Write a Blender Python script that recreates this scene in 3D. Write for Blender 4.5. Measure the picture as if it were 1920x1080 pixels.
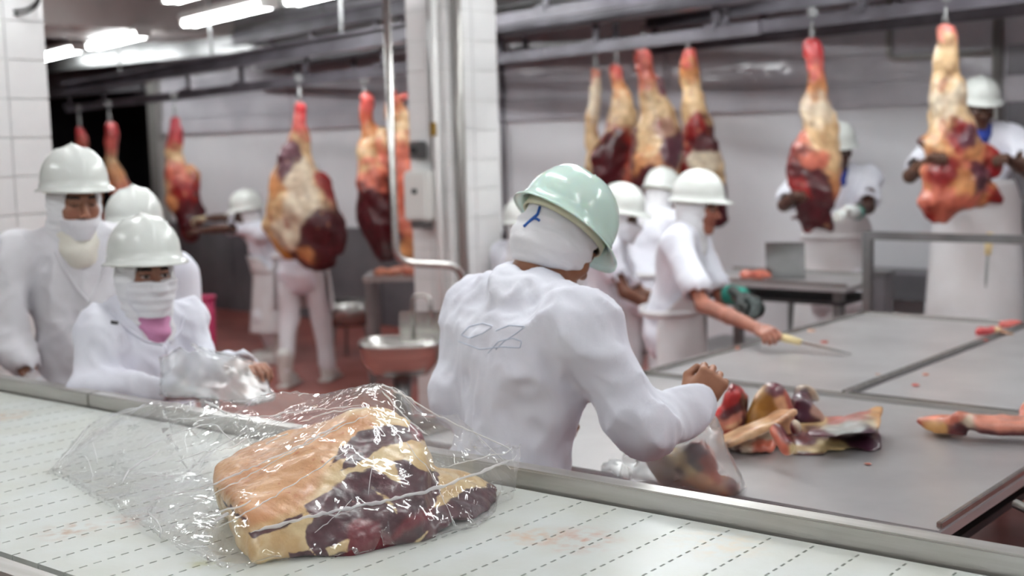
import bpy, bmesh, math, random
import numpy as np
from mathutils import Vector, Matrix, Euler
from mathutils.bvhtree import BVHTree

for o in list(bpy.data.objects): bpy.data.objects.remove(o, do_unlink=True)
scene = bpy.context.scene
COL = scene.collection

# ------------------------------------------------------------------ camera
CAM_H = 1.75
R3 = np.array([[0.7706643, -0.0529200, -0.6350402],
               [0.6367269, 0.1039850, 0.7640458],
               [-0.0256014, 0.9931700, -0.1138331]])   # columns: right, up, forward
FPX = 2388.0
cam_data = bpy.data.cameras.new('camera')
cam_data.sensor_width = 36.0
cam_data.lens = FPX / 1920.0 * 36.0
cam_data.clip_start = 0.05
cam_data.dof.use_dof = True
cam_data.dof.focus_distance = 2.5
cam_data.dof.aperture_fstop = 2.6
cam = bpy.data.objects.new('camera', cam_data)
COL.objects.link(cam)
m4 = Matrix.Identity(4)
for i in range(3):
    m4[i][0] = R3[i, 0]; m4[i][1] = R3[i, 1]; m4[i][2] = -R3[i, 2]
m4[2][3] = CAM_H
cam.matrix_world = m4
scene.camera = cam

def ray(px, py): return R3 @ np.array([(px - 960) / FPX, (540 - py) / FPX, 1.0])
def W(px, py, d): return ray(px, py) * d + np.array([0, 0, CAM_H])       # a point at depth d
def WZ(px, py, z):                                                        # a point on the level z
    r = ray(px, py); return r * ((z - CAM_H) / r[2]) + np.array([0, 0, CAM_H])
def PX(V):
    V = np.atleast_2d(V) - np.array([0, 0, CAM_H]); c = V @ R3
    return np.stack([960 + FPX * c[:, 0] / c[:, 2], 540 - FPX * c[:, 1] / c[:, 2]], 1)

# ------------------------------------------------------------------ world and exposure
world = bpy.data.worlds.new('world'); scene.world = world
world.use_nodes = True
world.node_tree.nodes['Background'].inputs[0].default_value = (0.75, 0.78, 0.82, 1)
world.node_tree.nodes['Background'].inputs[1].default_value = 0.25
scene.view_settings.view_transform = 'Standard'
scene.view_settings.look = 'None'
scene.view_settings.gamma = 1.0
scene.view_settings.use_curve_mapping = False
scene.view_settings.exposure = 0.0
LAMP_STRENGTH = 31.0

# ------------------------------------------------------------------ tools
def lin(c):
    c = np.asarray(c, float)
    if c.max() > 1.001: c = c / 255.0
    return np.where(c <= 0.04045, c / 12.92, ((c + 0.055) / 1.055) ** 2.4)
def L4(c): return (*lin(c)[:3], 1.0)

def link(o, parent=None):
    COL.objects.link(o)
    if parent is not None: o.parent = parent
    return o
def tag(o, label=None, cat=None, group=None, kind=None):
    if label: o['label'] = label
    if cat: o['category'] = cat
    if group: o['group'] = group
    if kind: o['kind'] = kind
    return o
def empty(name, loc=(0, 0, 0), rz=0.0, label=None, cat=None, group=None, kind=None):
    o = bpy.data.objects.new(name, None); o.empty_display_size = 0.1
    o.location = loc; o.rotation_euler = (0, 0, rz)
    link(o); return tag(o, label, cat, group, kind)

def mesh_np(name, V, Fq, smooth=True):
    V = np.asarray(V, np.float32); Fq = np.asarray(Fq, np.int32)
    me = bpy.data.meshes.new(name)
    n = Fq.shape[1]
    me.vertices.add(len(V)); me.vertices.foreach_set('co', V.ravel())
    me.loops.add(Fq.size); me.loops.foreach_set('vertex_index', Fq.ravel())
    me.polygons.add(len(Fq))
    me.polygons.foreach_set('loop_start', np.arange(0, Fq.size, n, dtype=np.int32))
    me.polygons.foreach_set('loop_total', np.full(len(Fq), n, np.int32))
    me.polygons.foreach_set('use_smooth', np.full(len(Fq), smooth, bool))
    me.update(calc_edges=True); me.validate()
    return me
def set_col(me, C, name='Col'):
    a = me.color_attributes.new(name, 'FLOAT_COLOR', 'POINT')
    C4 = np.ones((len(me.vertices), 4), np.float32); C4[:, :3] = C
    a.data.foreach_set('color', C4.ravel())
def set_float(me, A, name):
    a = me.attributes.new(name, 'FLOAT', 'POINT'); a.data.foreach_set('value', np.asarray(A, np.float32))
def ob(name, me, mat=None, parent=None, **kw):
    o = bpy.data.objects.new(name, me)
    if mat is not None and len(me.materials) == 0: me.materials.append(mat)
    link(o, parent); return tag(o, **kw)

class MB:
    """collects boxes, bars, tubes, lathes into one mesh"""
    def __init__(s): s.v = []; s.f = []
    def add(s, V, Fs):
        b = len(s.v); s.v += [tuple(map(float, p)) for p in V]; s.f += [tuple(b + i for i in f) for f in Fs]; return s
    def box(s, lo, hi, rot=None, c=None):
        x0, y0, z0 = lo; x1, y1, z1 = hi
        V = np.array([(x0,y0,z0),(x1,y0,z0),(x1,y1,z0),(x0,y1,z0),(x0,y0,z1),(x1,y0,z1),(x1,y1,z1),(x0,y1,z1)], float)
        if rot is not None: V = V @ np.asarray(rot).T
        if c is not None: V = V + np.asarray(c)
        return s.add(V, [(0,3,2,1),(4,5,6,7),(0,1,5,4),(1,2,6,5),(2,3,7,6),(3,0,4,7)])
    def tube(s, pts, r, n=8, cap=True):
        pts = [np.array(p, float) for p in pts]; rr = r if hasattr(r, '__len__') else [r] * len(pts)
        rings = []; up = None
        for i, p in enumerate(pts):
            d = pts[min(i + 1, len(pts) - 1)] - pts[max(i - 1, 0)]; d /= np.linalg.norm(d) + 1e-9
            if up is None: up = np.array([0, 0, 1.0]) if abs(d[2]) < 0.9 else np.array([1.0, 0, 0])
            a = np.cross(d, up); a /= np.linalg.norm(a) + 1e-9; b = np.cross(a, d); up = b
            rings.append([p + rr[i] * (a * math.cos(t) + b * math.sin(t)) for t in np.arange(n) * 2 * math.pi / n])
        V = [q for rg in rings for q in rg]; Fs = []
        for i in range(len(pts) - 1):
            for k in range(n):
                Fs.append((i*n+k, i*n+(k+1) % n, (i+1)*n+(k+1) % n, (i+1)*n+k))
        if cap: Fs += [tuple(range(n))[::-1], tuple(range((len(pts)-1)*n, len(pts)*n))]
        return s.add(V, Fs)
    def build(s, name, mat, parent=None, smooth=False, bevel=0.0, **kw):
        me = bpy.data.meshes.new(name); me.from_pydata(s.v, [], s.f); me.update()
        bm = bmesh.new(); bm.from_mesh(me)
        bmesh.ops.recalc_face_normals(bm, faces=bm.faces)
        if bevel > 0:
            bmesh.ops.bevel(bm, geom=bm.edges[:], offset=bevel, segments=2, affect='EDGES', clamp_overlap=True)
        for f in bm.faces: f.smooth = smooth
        bm.to_mesh(me); bm.free()
        return ob(name, me, mat, parent, **kw)

def arc_pts(pts, rad=0.05, n=5):
    """polyline with rounded corners"""
    pts = [np.array(p, float) for p in pts]; out = [pts[0]]
    for i in range(1, len(pts) - 1):
        a, b, c = pts[i-1], pts[i], pts[i+1]
        u = (a - b); lu = np.linalg.norm(u); u /= lu; v = (c - b); lv = np.linalg.norm(v); v /= lv
        r = min(rad, lu * .45, lv * .45)
        for t in np.linspace(0, 1, n):
            out.append((1-t)**2 * (b + u*r) + 2*t*(1-t) * b + t*t * (b + v*r))
    out.append(pts[-1]); return out

# ------------------------------------------------------------------ noise
class Noise:
    def __init__(s, seed, freq, n=14, aniso=(1, 1, 1)):
        r = np.random.RandomState(seed); d = r.normal(size=(n, 3)); d /= np.linalg.norm(d, axis=1)[:, None]
        s.k = d * (freq * 2 * math.pi * r.uniform(0.6, 1.5, (n, 1))) * np.array(aniso)
        s.p = r.uniform(0, 6.28, n); s.n = n
    def __call__(s, P):
        P = np.asarray(P); out = np.zeros(P.shape[:-1])
        for k, p in zip(s.k, s.p): out += np.sin(P @ k + p)
        return out / math.sqrt(s.n)

# ------------------------------------------------------------------ signed distance modelling
def smin(a, b, k):
    if k <= 1e-6: return np.minimum(a, b)
    h = np.clip(.5 + .5 * (b - a) / k, 0, 1); return b * (1 - h) + a * h - k * h * (1 - h)
def smax(a, b, k): return -smin(-a, -b, k)

class Cone:
    def __init__(s, a, b, ra, rb): s.a = np.array(a, float); s.b = np.array(b, float); s.ra, s.rb = ra, rb
    def box(s): return (np.minimum(s.a - s.ra, s.b - s.rb), np.maximum(s.a + s.ra, s.b + s.rb))
    def d(s, x, y, z):
        ab = s.b - s.a; l2 = ab @ ab + 1e-12
        px, py, pz = x - s.a[0], y - s.a[1], z - s.a[2]
        t = np.clip((px * ab[0] + py * ab[1] + pz * ab[2]) / l2, 0, 1)
        return np.sqrt((px - t*ab[0])**2 + (py - t*ab[1])**2 + (pz - t*ab[2])**2) - (s.ra + (s.rb - s.ra) * t)
class Ell:
    def __init__(s, c, r, rot=None): s.c = np.array(c, float); s.r = np.array(r, float) if hasattr(r, '__len__') else np.full(3, r, float); s.rot = rot
    def box(s): m = s.r.max() if s.rot is not None else s.r; return (s.c - m, s.c + m)
    def d(s, x, y, z):
        px, py, pz = x - s.c[0], y - s.c[1], z - s.c[2]
        if s.rot is not None:
            M = np.asarray(s.rot)   # columns = axes
            px, py, pz = (px*M[0,0]+py*M[1,0]+pz*M[2,0], px*M[0,1]+py*M[1,1]+pz*M[2,1], px*M[0,2]+py*M[1,2]+pz*M[2,2])
        k0 = np.sqrt((px/s.r[0])**2 + (py/s.r[1])**2 + (pz/s.r[2])**2)
        k1 = np.sqrt((px/s.r[0]**2)**2 + (py/s.r[1]**2)**2 + (pz/s.r[2]**2)**2) + 1e-9
        return k0 * (k0 - 1) / k1
class Box:
    def __init__(s, c, h, r=0.01, rot=None): s.c = np.array(c, float); s.h = np.array(h, float); s.r = r; s.rot = rot
    def box(s):
        m = np.full(3, np.linalg.norm(s.h)) if s.rot is not None else s.h
        return (s.c - m, s.c + m)
    def d(s, x, y, z):
        px, py, pz = x - s.c[0], y - s.c[1], z - s.c[2]
        if s.rot is not None:
            M = np.asarray(s.rot)
            px, py, pz = (px*M[0,0]+py*M[1,0]+pz*M[2,0], px*M[0,1]+py*M[1,1]+pz*M[2,1], px*M[0,2]+py*M[1,2]+pz*M[2,2])
        qx, qy, qz = np.abs(px) - s.h[0] + s.r, np.abs(py) - s.h[1] + s.r, np.abs(pz) - s.h[2] + s.r
        return np.sqrt(np.maximum(qx,0)**2 + np.maximum(qy,0)**2 + np.maximum(qz,0)**2) + np.minimum(np.maximum(qx, np.maximum(qy, qz)), 0) - s.r
class Disc:
    """a patch of colour seen from the front of a local frame (x right, z up)"""
    def __init__(s, c, r, bias=.02, el=1.0): s.c = np.array(c, float); s.r = r; s.bias = bias; s.el = el
    def box(s): return (s.c - s.r, s.c + s.r)
    def d(s, x, y, z): return np.sqrt((x - s.c[0])**2 + ((z - s.c[2]) / s.el)**2) - s.r - s.bias * np.clip((s.c[1] - y) / .03 + 1.0, 0, 1)
class Hull:
    """smooth intersection of the half-spaces of a convex hull"""
    def __init__(s, pts, k=0.02):
        s.p = np.array(pts, float); s.k = k
        bm = bmesh.new()
        for p in s.p: bm.verts.new(p)
        bmesh.ops.convex_hull(bm, input=bm.verts[:]); bm.normal_update()
        c = s.p.mean(0); pl = {}
        for f in bm.faces:
            n = np.array(f.normal); w = np.array(f.verts[0].co)
            if n @ (w - c) < 0: n = -n
            pl[tuple(np.round(n, 2))] = (n, n @ w)
        bm.free(); s.pl = list(pl.values())
    def box(s): return (s.p.min(0), s.p.max(0))
    def d(s, x, y, z):
        out = None
        for n, w in s.pl:
            d = n[0]*x + n[1]*y + n[2]*z - w
            out = d if out is None else smax(out, d, s.k)
        return out

class Field:
    def __init__(s, h): s.h = h; s.ops = []; s.far = 0.06
    def add(s, prim, k=0.02, col=None): s.ops.append(('+', prim, k, col)); return s
    def sub(s, prim, k=0.01, col=None): s.ops.append(('-', prim, k, col)); return s
    def paint(s, prim, col): s.ops.append(('#', prim, 0, col)); return s
    def cut(s, prim, k=0.005): s.ops.append(('&', prim, k, None)); return s      # keep only what lies inside prim
    def solve(s, disp=None, pad=0.03):
        los = [p.box()[0] for o, p, k, c in s.ops if o == '+']; his = [p.box()[1] for o, p, k, c in s.ops if o == '+']
        lo = np.min(los, 0) - pad; hi = np.max(his, 0) + pad; h = s.h
        n = np.ceil((hi - lo) / h).astype(int) + 1
        ax = [lo[i] + h * np.arange(n[i]) for i in range(3)]
        D = np.full(n, s.far, np.float32)
        for o, p, k, c in s.ops:
            if o == '#': continue
            if o == '&': sl = [slice(0, m) for m in n]
            else:
                b0, b1 = p.box(); m = k + 3 * h + 0.012
                i0 = np.clip(((b0 - m - lo) / h).astype(int), 0, n); i1 = np.clip(((b1 + m - lo) / h).astype(int) + 2, 0, n)
                sl = [slice(a, b) for a, b in zip(i0, i1)]
            x, y, z = ax[0][sl[0]][:, None, None], ax[1][sl[1]][None, :, None], ax[2][sl[2]][None, None, :]
            if min(q.stop - q.start for q in sl) < 1: continue
            d = p.d(x, y, z).astype(np.float32)
            A = D[tuple(sl)]
            if o == '+': D[tuple(sl)] = smin(A, d, k)
            elif o == '-': D[tuple(sl)] = smax(A, -d, k)
            else: D[tuple(sl)] = smax(A, d, k)
        if disp is not None:
            msk = np.abs(D) < 0.045
            I = np.nonzero(msk); P = np.stack([ax[0][I[0]], ax[1][I[1]], ax[2][I[2]]], 1)
            D[msk] += disp(P).astype(np.float32)
        s.lo, s.D = lo, D
        return s
    def sample(s, P):
        q = (np.asarray(P) - s.lo) / s.h; i = np.floor(q).astype(int)
        n = np.array(s.D.shape); inside = ((i >= 0) & (i < n - 1)).all(1)
        i = np.clip(i, 0, n - 2); f = np.clip(q - i, 0, 1); out = 0
        for a in (0, 1):
            for b in (0, 1):
                for c in (0, 1):
                    w = (f[:, 0] if a else 1-f[:, 0]) * (f[:, 1] if b else 1-f[:, 1]) * (f[:, 2] if c else 1-f[:, 2])
                    out = out + w * s.D[i[:, 0]+a, i[:, 1]+b, i[:, 2]+c]
        return np.where(inside, out, s.far)
    def mesh(s, disp=None):
        s.solve(disp); D, lo, h = s.D, s.lo, s.h
        S = D < 0
        cnt = np.zeros(np.array(D.shape) - 1, np.int8)
        for a in (0, 1):
            for b in (0, 1):
                for c in (0, 1):
                    cnt += S[a:D.shape[0]-1+a, b:D.shape[1]-1+b, c:D.shape[2]-1+c]
        act = np.nonzero((cnt > 0) & (cnt < 8)); N = len(act[0])
        base = np.stack(act, 1); acc = np.zeros((N, 3)); num = np.zeros(N)
        cor = [(a, b, c) for a in (0, 1) for b in (0, 1) for c in (0, 1)]
        val = {c: D[base[:, 0]+c[0], base[:, 1]+c[1], base[:, 2]+c[2]].astype(float) for c in cor}
        for c in cor:
            for axis in range(3):
                if c[axis] == 0:
                    e = list(c); e[axis] = 1; e = tuple(e)
                    d0, d1 = val[c], val[e]; mk = (d0 < 0) != (d1 < 0)
                    t = np.where(mk, d0 / np.where(mk, d0 - d1, 1), 0)
                    for q in range(3):
                        acc[:, q] += np.where(mk, c[q] + (t if q == axis else 0), 0)
                    num += mk
        V = lo + h * (base + acc / num[:, None])
        idx = np.full(cnt.shape, -1, np.int32); idx[act] = np.arange(N)
        Fs = []
        for axis in range(3):
            u, v = [(1, 2), (2, 0), (0, 1)][axis]
            s0 = [slice(None)] * 3; s1 = [slice(None)] * 3
            s0[axis] = slice(0, -1); s1[axis] = slice(1, None)
            for q in (u, v): s0[q] = slice(1, -1); s1[q] = slice(1, -1)
            A, B = S[tuple(s0)], S[tuple(s1)]
            E = np.stack(np.nonzero(A != B), 1)
            if len(E) == 0: continue
            sg = A[E[:, 0], E[:, 1], E[:, 2]]
            P = E.copy(); P[:, u] += 1; P[:, v] += 1
            q = []
            for du, dv in ((-1, -1), (0, -1), (0, 0), (-1, 0)):
                C = P.copy(); C[:, u] += du; C[:, v] += dv
                q.append(idx[C[:, 0], C[:, 1], C[:, 2]])
            Q = np.stack(q, 1); Q[~sg] = Q[~sg][:, ::-1]
            Fs.append(Q)
        Fq = np.concatenate(Fs)
        Fq = Fq[(Fq >= 0).all(1)]
        return V, Fq
    def colors(s, V, jit=None, sharp=0.012):
        """softmax blend of the primitives' own colours"""
        wsum = np.zeros(len(V)); C = np.zeros((len(V), 3)); x, y, z = V[:, 0], V[:, 1], V[:, 2]
        for i, (o, p, k, c) in enumerate(s.ops):
            if c is None: continue
            d = p.d(x, y, z); d = np.abs(d) if o == '-' else d
            if jit is not None: d = d + jit[i % len(jit)](V)
            w = np.exp(-np.clip(d, -0.1, 0.4) / sharp); C += w[:, None] * lin(c); wsum += w
        return C / np.maximum(wsum, 1e-12)[:, None]

def join(parts):
    """[(V, F, C)] -> one V, F, C"""
    b = 0; VV, FF, CC = [], [], []
    for V, Fq, C in parts:
        VV.append(V); FF.append(Fq + b); CC.append(C); b += len(V)
    return np.concatenate(VV), np.concatenate(FF), np.concatenate(CC)

def rotm(yaw=0, pitch=0, roll=0):
    """head / part frame: yaw about z, then pitch (nod down positive) about x, roll about y; degrees"""
    return np.array(Matrix.Rotation(math.radians(yaw), 3, 'Z') @ Matrix.Rotation(math.radians(-pitch), 3, 'X') @ Matrix.Rotation(math.radians(roll), 3, 'Y'))

# ------------------------------------------------------------------ materials
def mat(name, col=(200, 200, 200), rough=0.5, metal=0.0, spec=0.5, var=None, vscale=5.0, vdetail=4.0, stretch=None,
        bump=0.0, bscale=30.0, bstretch=None, attr=None, sss=0.0, coat=0.0, rvar=0.0):
    m = bpy.data.materials.new(name); m.use_nodes = True
    nt = m.node_tree; N = nt.nodes; Lk = nt.links; bs = N['Principled BSDF']
    bs.inputs['Base Color'].default_value = L4(col); bs.inputs['Roughness'].default_value = rough
    bs.inputs['Metallic'].default_value = metal; bs.inputs['Specular IOR Level'].default_value = spec
    if coat: bs.inputs['Coat Weight'].default_value = coat; bs.inputs['Coat Roughness'].default_value = 0.12
    if sss:
        bs.inputs['Subsurface Weight'].default_value = sss; bs.inputs['Subsurface Radius'].default_value = (0.01, 0.004, 0.002)
        bs.inputs['Subsurface Scale'].default_value = 0.6
    tc = N.new('ShaderNodeTexCoord')
    def coords(st):
        if st is None: return tc.outputs['Object']
        mp = N.new('ShaderNodeMapping'); mp.inputs['Scale'].default_value = st
        Lk.new(tc.outputs['Object'], mp.inputs['Vector']); return mp.outputs['Vector']
    src = None
    if attr:
        a = N.new('ShaderNodeAttribute'); a.attribute_name = attr; src = a.outputs['Color']
    if var is not None:
        nz = N.new('ShaderNodeTexNoise'); nz.inputs['Scale'].default_value = vscale; nz.inputs['Detail'].default_value = vdetail
        Lk.new(coords(stretch), nz.inputs['Vector'])
        rp = N.new('ShaderNodeValToRGB'); rp.color_ramp.elements[0].position = 0.35; rp.color_ramp.elements[1].position = 0.68
        Lk.new(nz.outputs['Fac'], rp.inputs['Fac'])
        mx = N.new('ShaderNodeMix'); mx.data_type = 'RGBA'
        if attr:
            mx.blend_type = 'MULTIPLY'; mx.inputs['Factor'].default_value = 1.0
            rp.color_ramp.elements[0].color = L4(var); rp.color_ramp.elements[1].color = (1, 1, 1, 1)
            Lk.new(src, mx.inputs['A']); Lk.new(rp.outputs['Color'], mx.inputs['B'])
            src = mx.outputs['Result']
        else:
            rp.color_ramp.elements[0].color = L4(var); rp.color_ramp.elements[1].color = L4(col); src = rp.outputs['Color']
        if rvar:
            mr = N.new('ShaderNodeMapRange'); mr.inputs['To Min'].default_value = rough + rvar; mr.inputs['To Max'].default_value = max(0.03, rough - rvar)
            Lk.new(nz.outputs['Fac'], mr.inputs['Value']); Lk.new(mr.outputs['Result'], bs.inputs['Roughness'])
    if src is not None: Lk.new(src, bs.inputs['Base Color'])
    if bump:
        nb = N.new('ShaderNodeTexNoise'); nb.inputs['Scale'].default_value = bscale; nb.inputs['Detail'].default_value = 5
        Lk.new(coords(bstretch), nb.inputs['Vector'])
        bp = N.new('ShaderNodeBump'); bp.inputs['Strength'].default_value = bump; bp.inputs['Distance'].default_value = 0.01
        Lk.new(nb.outputs['Fac'], bp.inputs['Height']); Lk.new(bp.outputs['Normal'], bs.inputs['Normal'])
    return m

def film(name, haze=0.10, tint=(235, 240, 240), rough=0.06, bump=0.35, bscale=9.0, gain=1.0):
    """thin clear plastic film: see-through, glossy at folds, slightly milky"""
    m = bpy.data.materials.new(name); m.use_nodes = True
    nt = m.node_tree; N = nt.nodes; Lk = nt.links
    for n in list(N): N.remove(n)
    out = N.new('ShaderNodeOutputMaterial')
    tr = N.new('ShaderNodeBsdfTransparent'); tr.inputs[0].default_value = (0.993, 0.995, 0.995, 1)
    gl = N.new('ShaderNodeBsdfGlossy'); gl.inputs['Roughness'].default_value = rough; gl.inputs[0].default_value = (1, 1, 1, 1)
    df = N.new('ShaderNodeBsdfDiffuse'); df.inputs[0].default_value = L4(tint)
    tl = N.new('ShaderNodeBsdfTranslucent'); tl.inputs[0].default_value = L4(tint)
    ad = N.new('ShaderNodeMixShader'); ad.inputs[0].default_value = 0.45
    Lk.new(df.outputs[0], ad.inputs[1]); Lk.new(tl.outputs[0], ad.inputs[2])
    tc = N.new('ShaderNodeTexCoord')
    nz = N.new('ShaderNodeTexNoise'); nz.inputs['Scale'].default_value = bscale; nz.inputs['Detail'].default_value = 3; nz.inputs['Distortion'].default_value = 1.2
    Lk.new(tc.outputs['Object'], nz.inputs['Vector'])
    # sharp ridges: 1 - |2n - 1|
    a = N.new('ShaderNodeMath'); a.operation = 'MULTIPLY_ADD'; a.inputs[1].default_value = 2; a.inputs[2].default_value = -1
    b = N.new('ShaderNodeMath'); b.operation = 'ABSOLUTE'
    Lk.new(nz.outputs['Fac'], a.inputs[0]); Lk.new(a.outputs[0], b.inputs[0])
    bp = N.new('ShaderNodeBump'); bp.inputs['Strength'].default_value = bump; bp.inputs['Distance'].default_value = 0.04; bp.invert = True
    Lk.new(b.outputs[0], bp.inputs['Height'])
    Lk.new(bp.outputs[0], gl.inputs['Normal'])
    fr = N.new('ShaderNodeLayerWeight'); fr.inputs['Blend'].default_value = 0.5; Lk.new(bp.outputs[0], fr.inputs['Normal'])
    pw = N.new('ShaderNodeMath'); pw.operation = 'POWER'; pw.inputs[1].default_value = 4.0; Lk.new(fr.outputs['Facing'], pw.inputs[0])
    g2 = N.new('ShaderNodeMath'); g2.operation = 'MULTIPLY_ADD'; g2.inputs[1].default_value = 0.7 * gain; g2.inputs[2].default_value = 0.045 * gain; g2.use_clamp = True
    Lk.new(pw.outputs[0], g2.inputs[0])
    m1 = N.new('ShaderNodeMixShader'); m1.inputs[0].default_value = haze
    Lk.new(tr.outputs[0], m1.inputs[1]); Lk.new(ad.outputs[0], m1.inputs[2])
    m2 = N.new('ShaderNodeMixShader'); Lk.new(g2.outputs[0], m2.inputs[0]); Lk.new(m1.outputs[0], m2.inputs[1]); Lk.new(gl.outputs[0], m2.inputs[2])
    Lk.new(m2.outputs[0], out.inputs['Surface'])
    return m

M = {}
M['wall'] = mat('wall_white', (232, 232, 235), 0.35, var=(222, 222, 226), vscale=1.5, bump=0.04, bscale=6)
M['wall_grey'] = mat('wall_steel_grey', (128, 126, 130), 0.4, metal=0.35, var=(104, 101, 106), vscale=2.0, bump=0.05, bscale=8)
M['wall_gloss'] = mat('wall_gloss_panel', (206, 204, 210), 0.06, metal=0.0, spec=0.9, coat=0.6, var=(186, 184, 191), vscale=2.5, bump=0.9, bscale=5, bstretch=(0.6, 1, 1.6))
M['floor'] = mat('floor_red', (162, 90, 80), 0.38, var=(136, 70, 62), vscale=3.0, bump=0.15, bscale=60, rvar=0.12)
M['ceiling'] = mat('ceiling_sheet', (196, 193, 197), 0.3, var=(150, 146, 152), vscale=0.8, metal=0.1, bump=0.05, bscale=3)
M['beam'] = mat('beam_paint', (214, 210, 206), 0.45, var=(196, 190, 186), vscale=2)
M['tile'] = mat('tile_white', (233, 233, 231), 0.14, var=(222, 222, 222), vscale=3)
M['grout'] = mat('grout', (212, 212, 210), 0.7)
M['rail'] = mat('rail_dark_steel', (112, 108, 116), 0.38, metal=0.35, var=(84, 80, 86), vscale=3)
M['galv'] = mat('galvanised', (150, 150, 150), 0.32, metal=0.8, var=(120, 120, 120), vscale=4)
M['steel'] = mat('stainless', (196, 194, 190), 0.27, metal=0.95, var=(176, 174, 170), vscale=3, stretch=(1, 12, 12), bump=0.05, bscale=30, bstretch=(0.3, 8, 8))
M['steel_rail'] = mat('stainless_rail', (206, 204, 200), 0.34, metal=0.8, var=(186, 184, 178), vscale=3, stretch=(1, 14, 14), bump=0.08, bscale=40, bstretch=(0.2, 8, 8))
M['table'] = mat('table_steel', (196, 194, 194), 0.32, metal=0.5, var=(172, 170, 171), vscale=2.2, bump=0.05, bscale=5, rvar=0.1)
M['dark'] = mat('painted_darkness', (24, 20, 26), 0.6, var=(14, 11, 15), vscale=2)  # near-black wall colour stands in for the darkness of the unlit room
M['rubber'] = mat('dark_rubber', (40, 38, 40), 0.6)
M['belt'] = mat('belt_plastic', (209, 214, 211), 0.38, var=(199, 202, 194), vscale=6, bump=0.06, bscale=90)
M['pipe_white'] = mat('pipe_white', (224, 224, 222), 0.3)
M['pipe_grey'] = mat('pipe_grey', (158, 156, 152), 0.3, metal=0.6)
M['box_white'] = mat('box_white', (220, 220, 216), 0.35)
M['brass'] = mat('brass', (150, 120, 60), 0.35, metal=0.8)
M['magenta'] = mat('crate_magenta', (172, 36, 84), 0.4)
M['coat'] = mat('white_coat', (240, 242, 250), 0.75, var=(232, 233, 243), vscale=6, bump=0.35, bscale=12, spec=0.2)
M['coat2'] = mat('white_coat_worn', (234, 234, 239), 0.75, var=(218, 216, 219), vscale=4, bump=0.4, bscale=10, spec=0.2)
M['apron'] = mat('white_apron', (230, 230, 232), 0.5, var=(216, 212, 212), vscale=3, bump=0.2, bscale=7, spec=0.3)
M['hood'] = mat('white_hood', (232, 232, 234), 0.8, bump=0.35, bscale=25, spec=0.2)
M['knit'] = mat('cream_knit', (226, 222, 210), 0.85, bump=0.4, bscale=60, bstretch=(1, 1, 4), spec=0.1)
M['mask'] = mat('mask_white', (230, 230, 234), 0.75, bump=0.15, bscale=40, spec=0.2)
M['hat'] = mat('hat_white', (228, 232, 228), 0.22, var=(218, 222, 216), vscale=4)
M['hat_mint'] = mat('hat_mint', (212, 236, 226), 0.16, var=(204, 231, 220), vscale=4, sss=0.15)
M['band'] = mat('hat_band', (206, 204, 176), 0.6)
M['boot'] = mat('boot_white', (222, 222, 218), 0.35, var=(190, 184, 178), vscale=6)
M['pink'] = mat('pink_scarf', (205, 140, 178), 0.8, bump=0.2, bscale=30)
M['blue'] = mat('blue_cloth', (38, 62, 150), 0.7)
M['blue_print'] = mat('blue_print', (44, 96, 176), 0.7)
M['faint_print'] = mat('faint_print', (205, 213, 228), 0.8)
M['teal'] = mat('teal_glove', (0, 140, 122), 0.4)
M['glove_dark'] = mat('mesh_glove', (64, 72, 70), 0.4, metal=0.5, var=(40, 46, 46), vscale=60)
M['glove_white'] = mat('white_glove', (222, 228, 226), 0.6)
M['skin'] = mat('skin', rough=0.45, attr='Col', var=(225, 215, 210), vscale=20, bump=0.06, bscale=60, sss=0.08)
M['meat'] = mat('meat', rough=0.32, attr='Col', var=(205, 192, 186), vscale=14, vdetail=7, bump=0.35, bscale=22, coat=0.25)
M['wood'] = mat('knife_handle', (232, 212, 160), 0.5)
M['blade'] = mat('knife_blade', (180, 182, 180), 0.2, metal=0.95)
M['film'] = film('bag_film', 0.075, tint=(250, 252, 252), bump=.12, bscale=7, gain=.85)
M['film_fold_glint'] = film('bag_film_fold_glint', 0.62, tint=(254, 254, 254), rough=0.3, bump=0.02, gain=.7)  # milky white stands in for the glints along the folds
M['film_milky'] = film('bag_film_milky', 0.33, rough=0.18, bump=0.06, bscale=9, gain=.8)
lm = bpy.data.materials.new('lamp_tube'); lm.use_nodes = True
b_ = lm.node_tree.nodes['Principled BSDF']; b_.inputs['Base Color'].default_value = (1, 1, 1, 1)
b_.inputs['Emission Color'].default_value = (0.95, 0.99, 1.0, 1); b_.inputs['Emission Strength'].default_value = LAMP_STRENGTH
M['tube'] = lm
# ------------------------------------------------------------------ room shell
X0, X1, Y0, Y1, ZC = -16.0, 3.5, -3.0, 8.7, 3.15
def slab(name, lo, hi, mt, parent=None, bevel=0, **kw): return MB().box(lo, hi).build(name, mt, parent, bevel=bevel, **kw)
slab('floor', (X0, Y0, -0.1), (X1, 12.4, 0), M['floor'], kind='structure')
slab('ceiling', (X0, Y0, ZC), (X1, 12.4, ZC + 0.1), M['ceiling'], kind='structure')
slab('wall_back', (-12.3, Y1, 0), (X1, Y1 + 0.15, ZC), M['wall'], kind='structure')
slab('wall_right', (X1, Y0, 0), (X1 + 0.15, Y1 + 0.15, ZC), M['wall'], kind='structure')
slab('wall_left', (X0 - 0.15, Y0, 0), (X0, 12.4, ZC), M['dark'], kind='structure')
slab('wall_front', (X0, Y0 - 0.15, 0), (X1, Y0, ZC), M['wall'], kind='structure')
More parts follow.
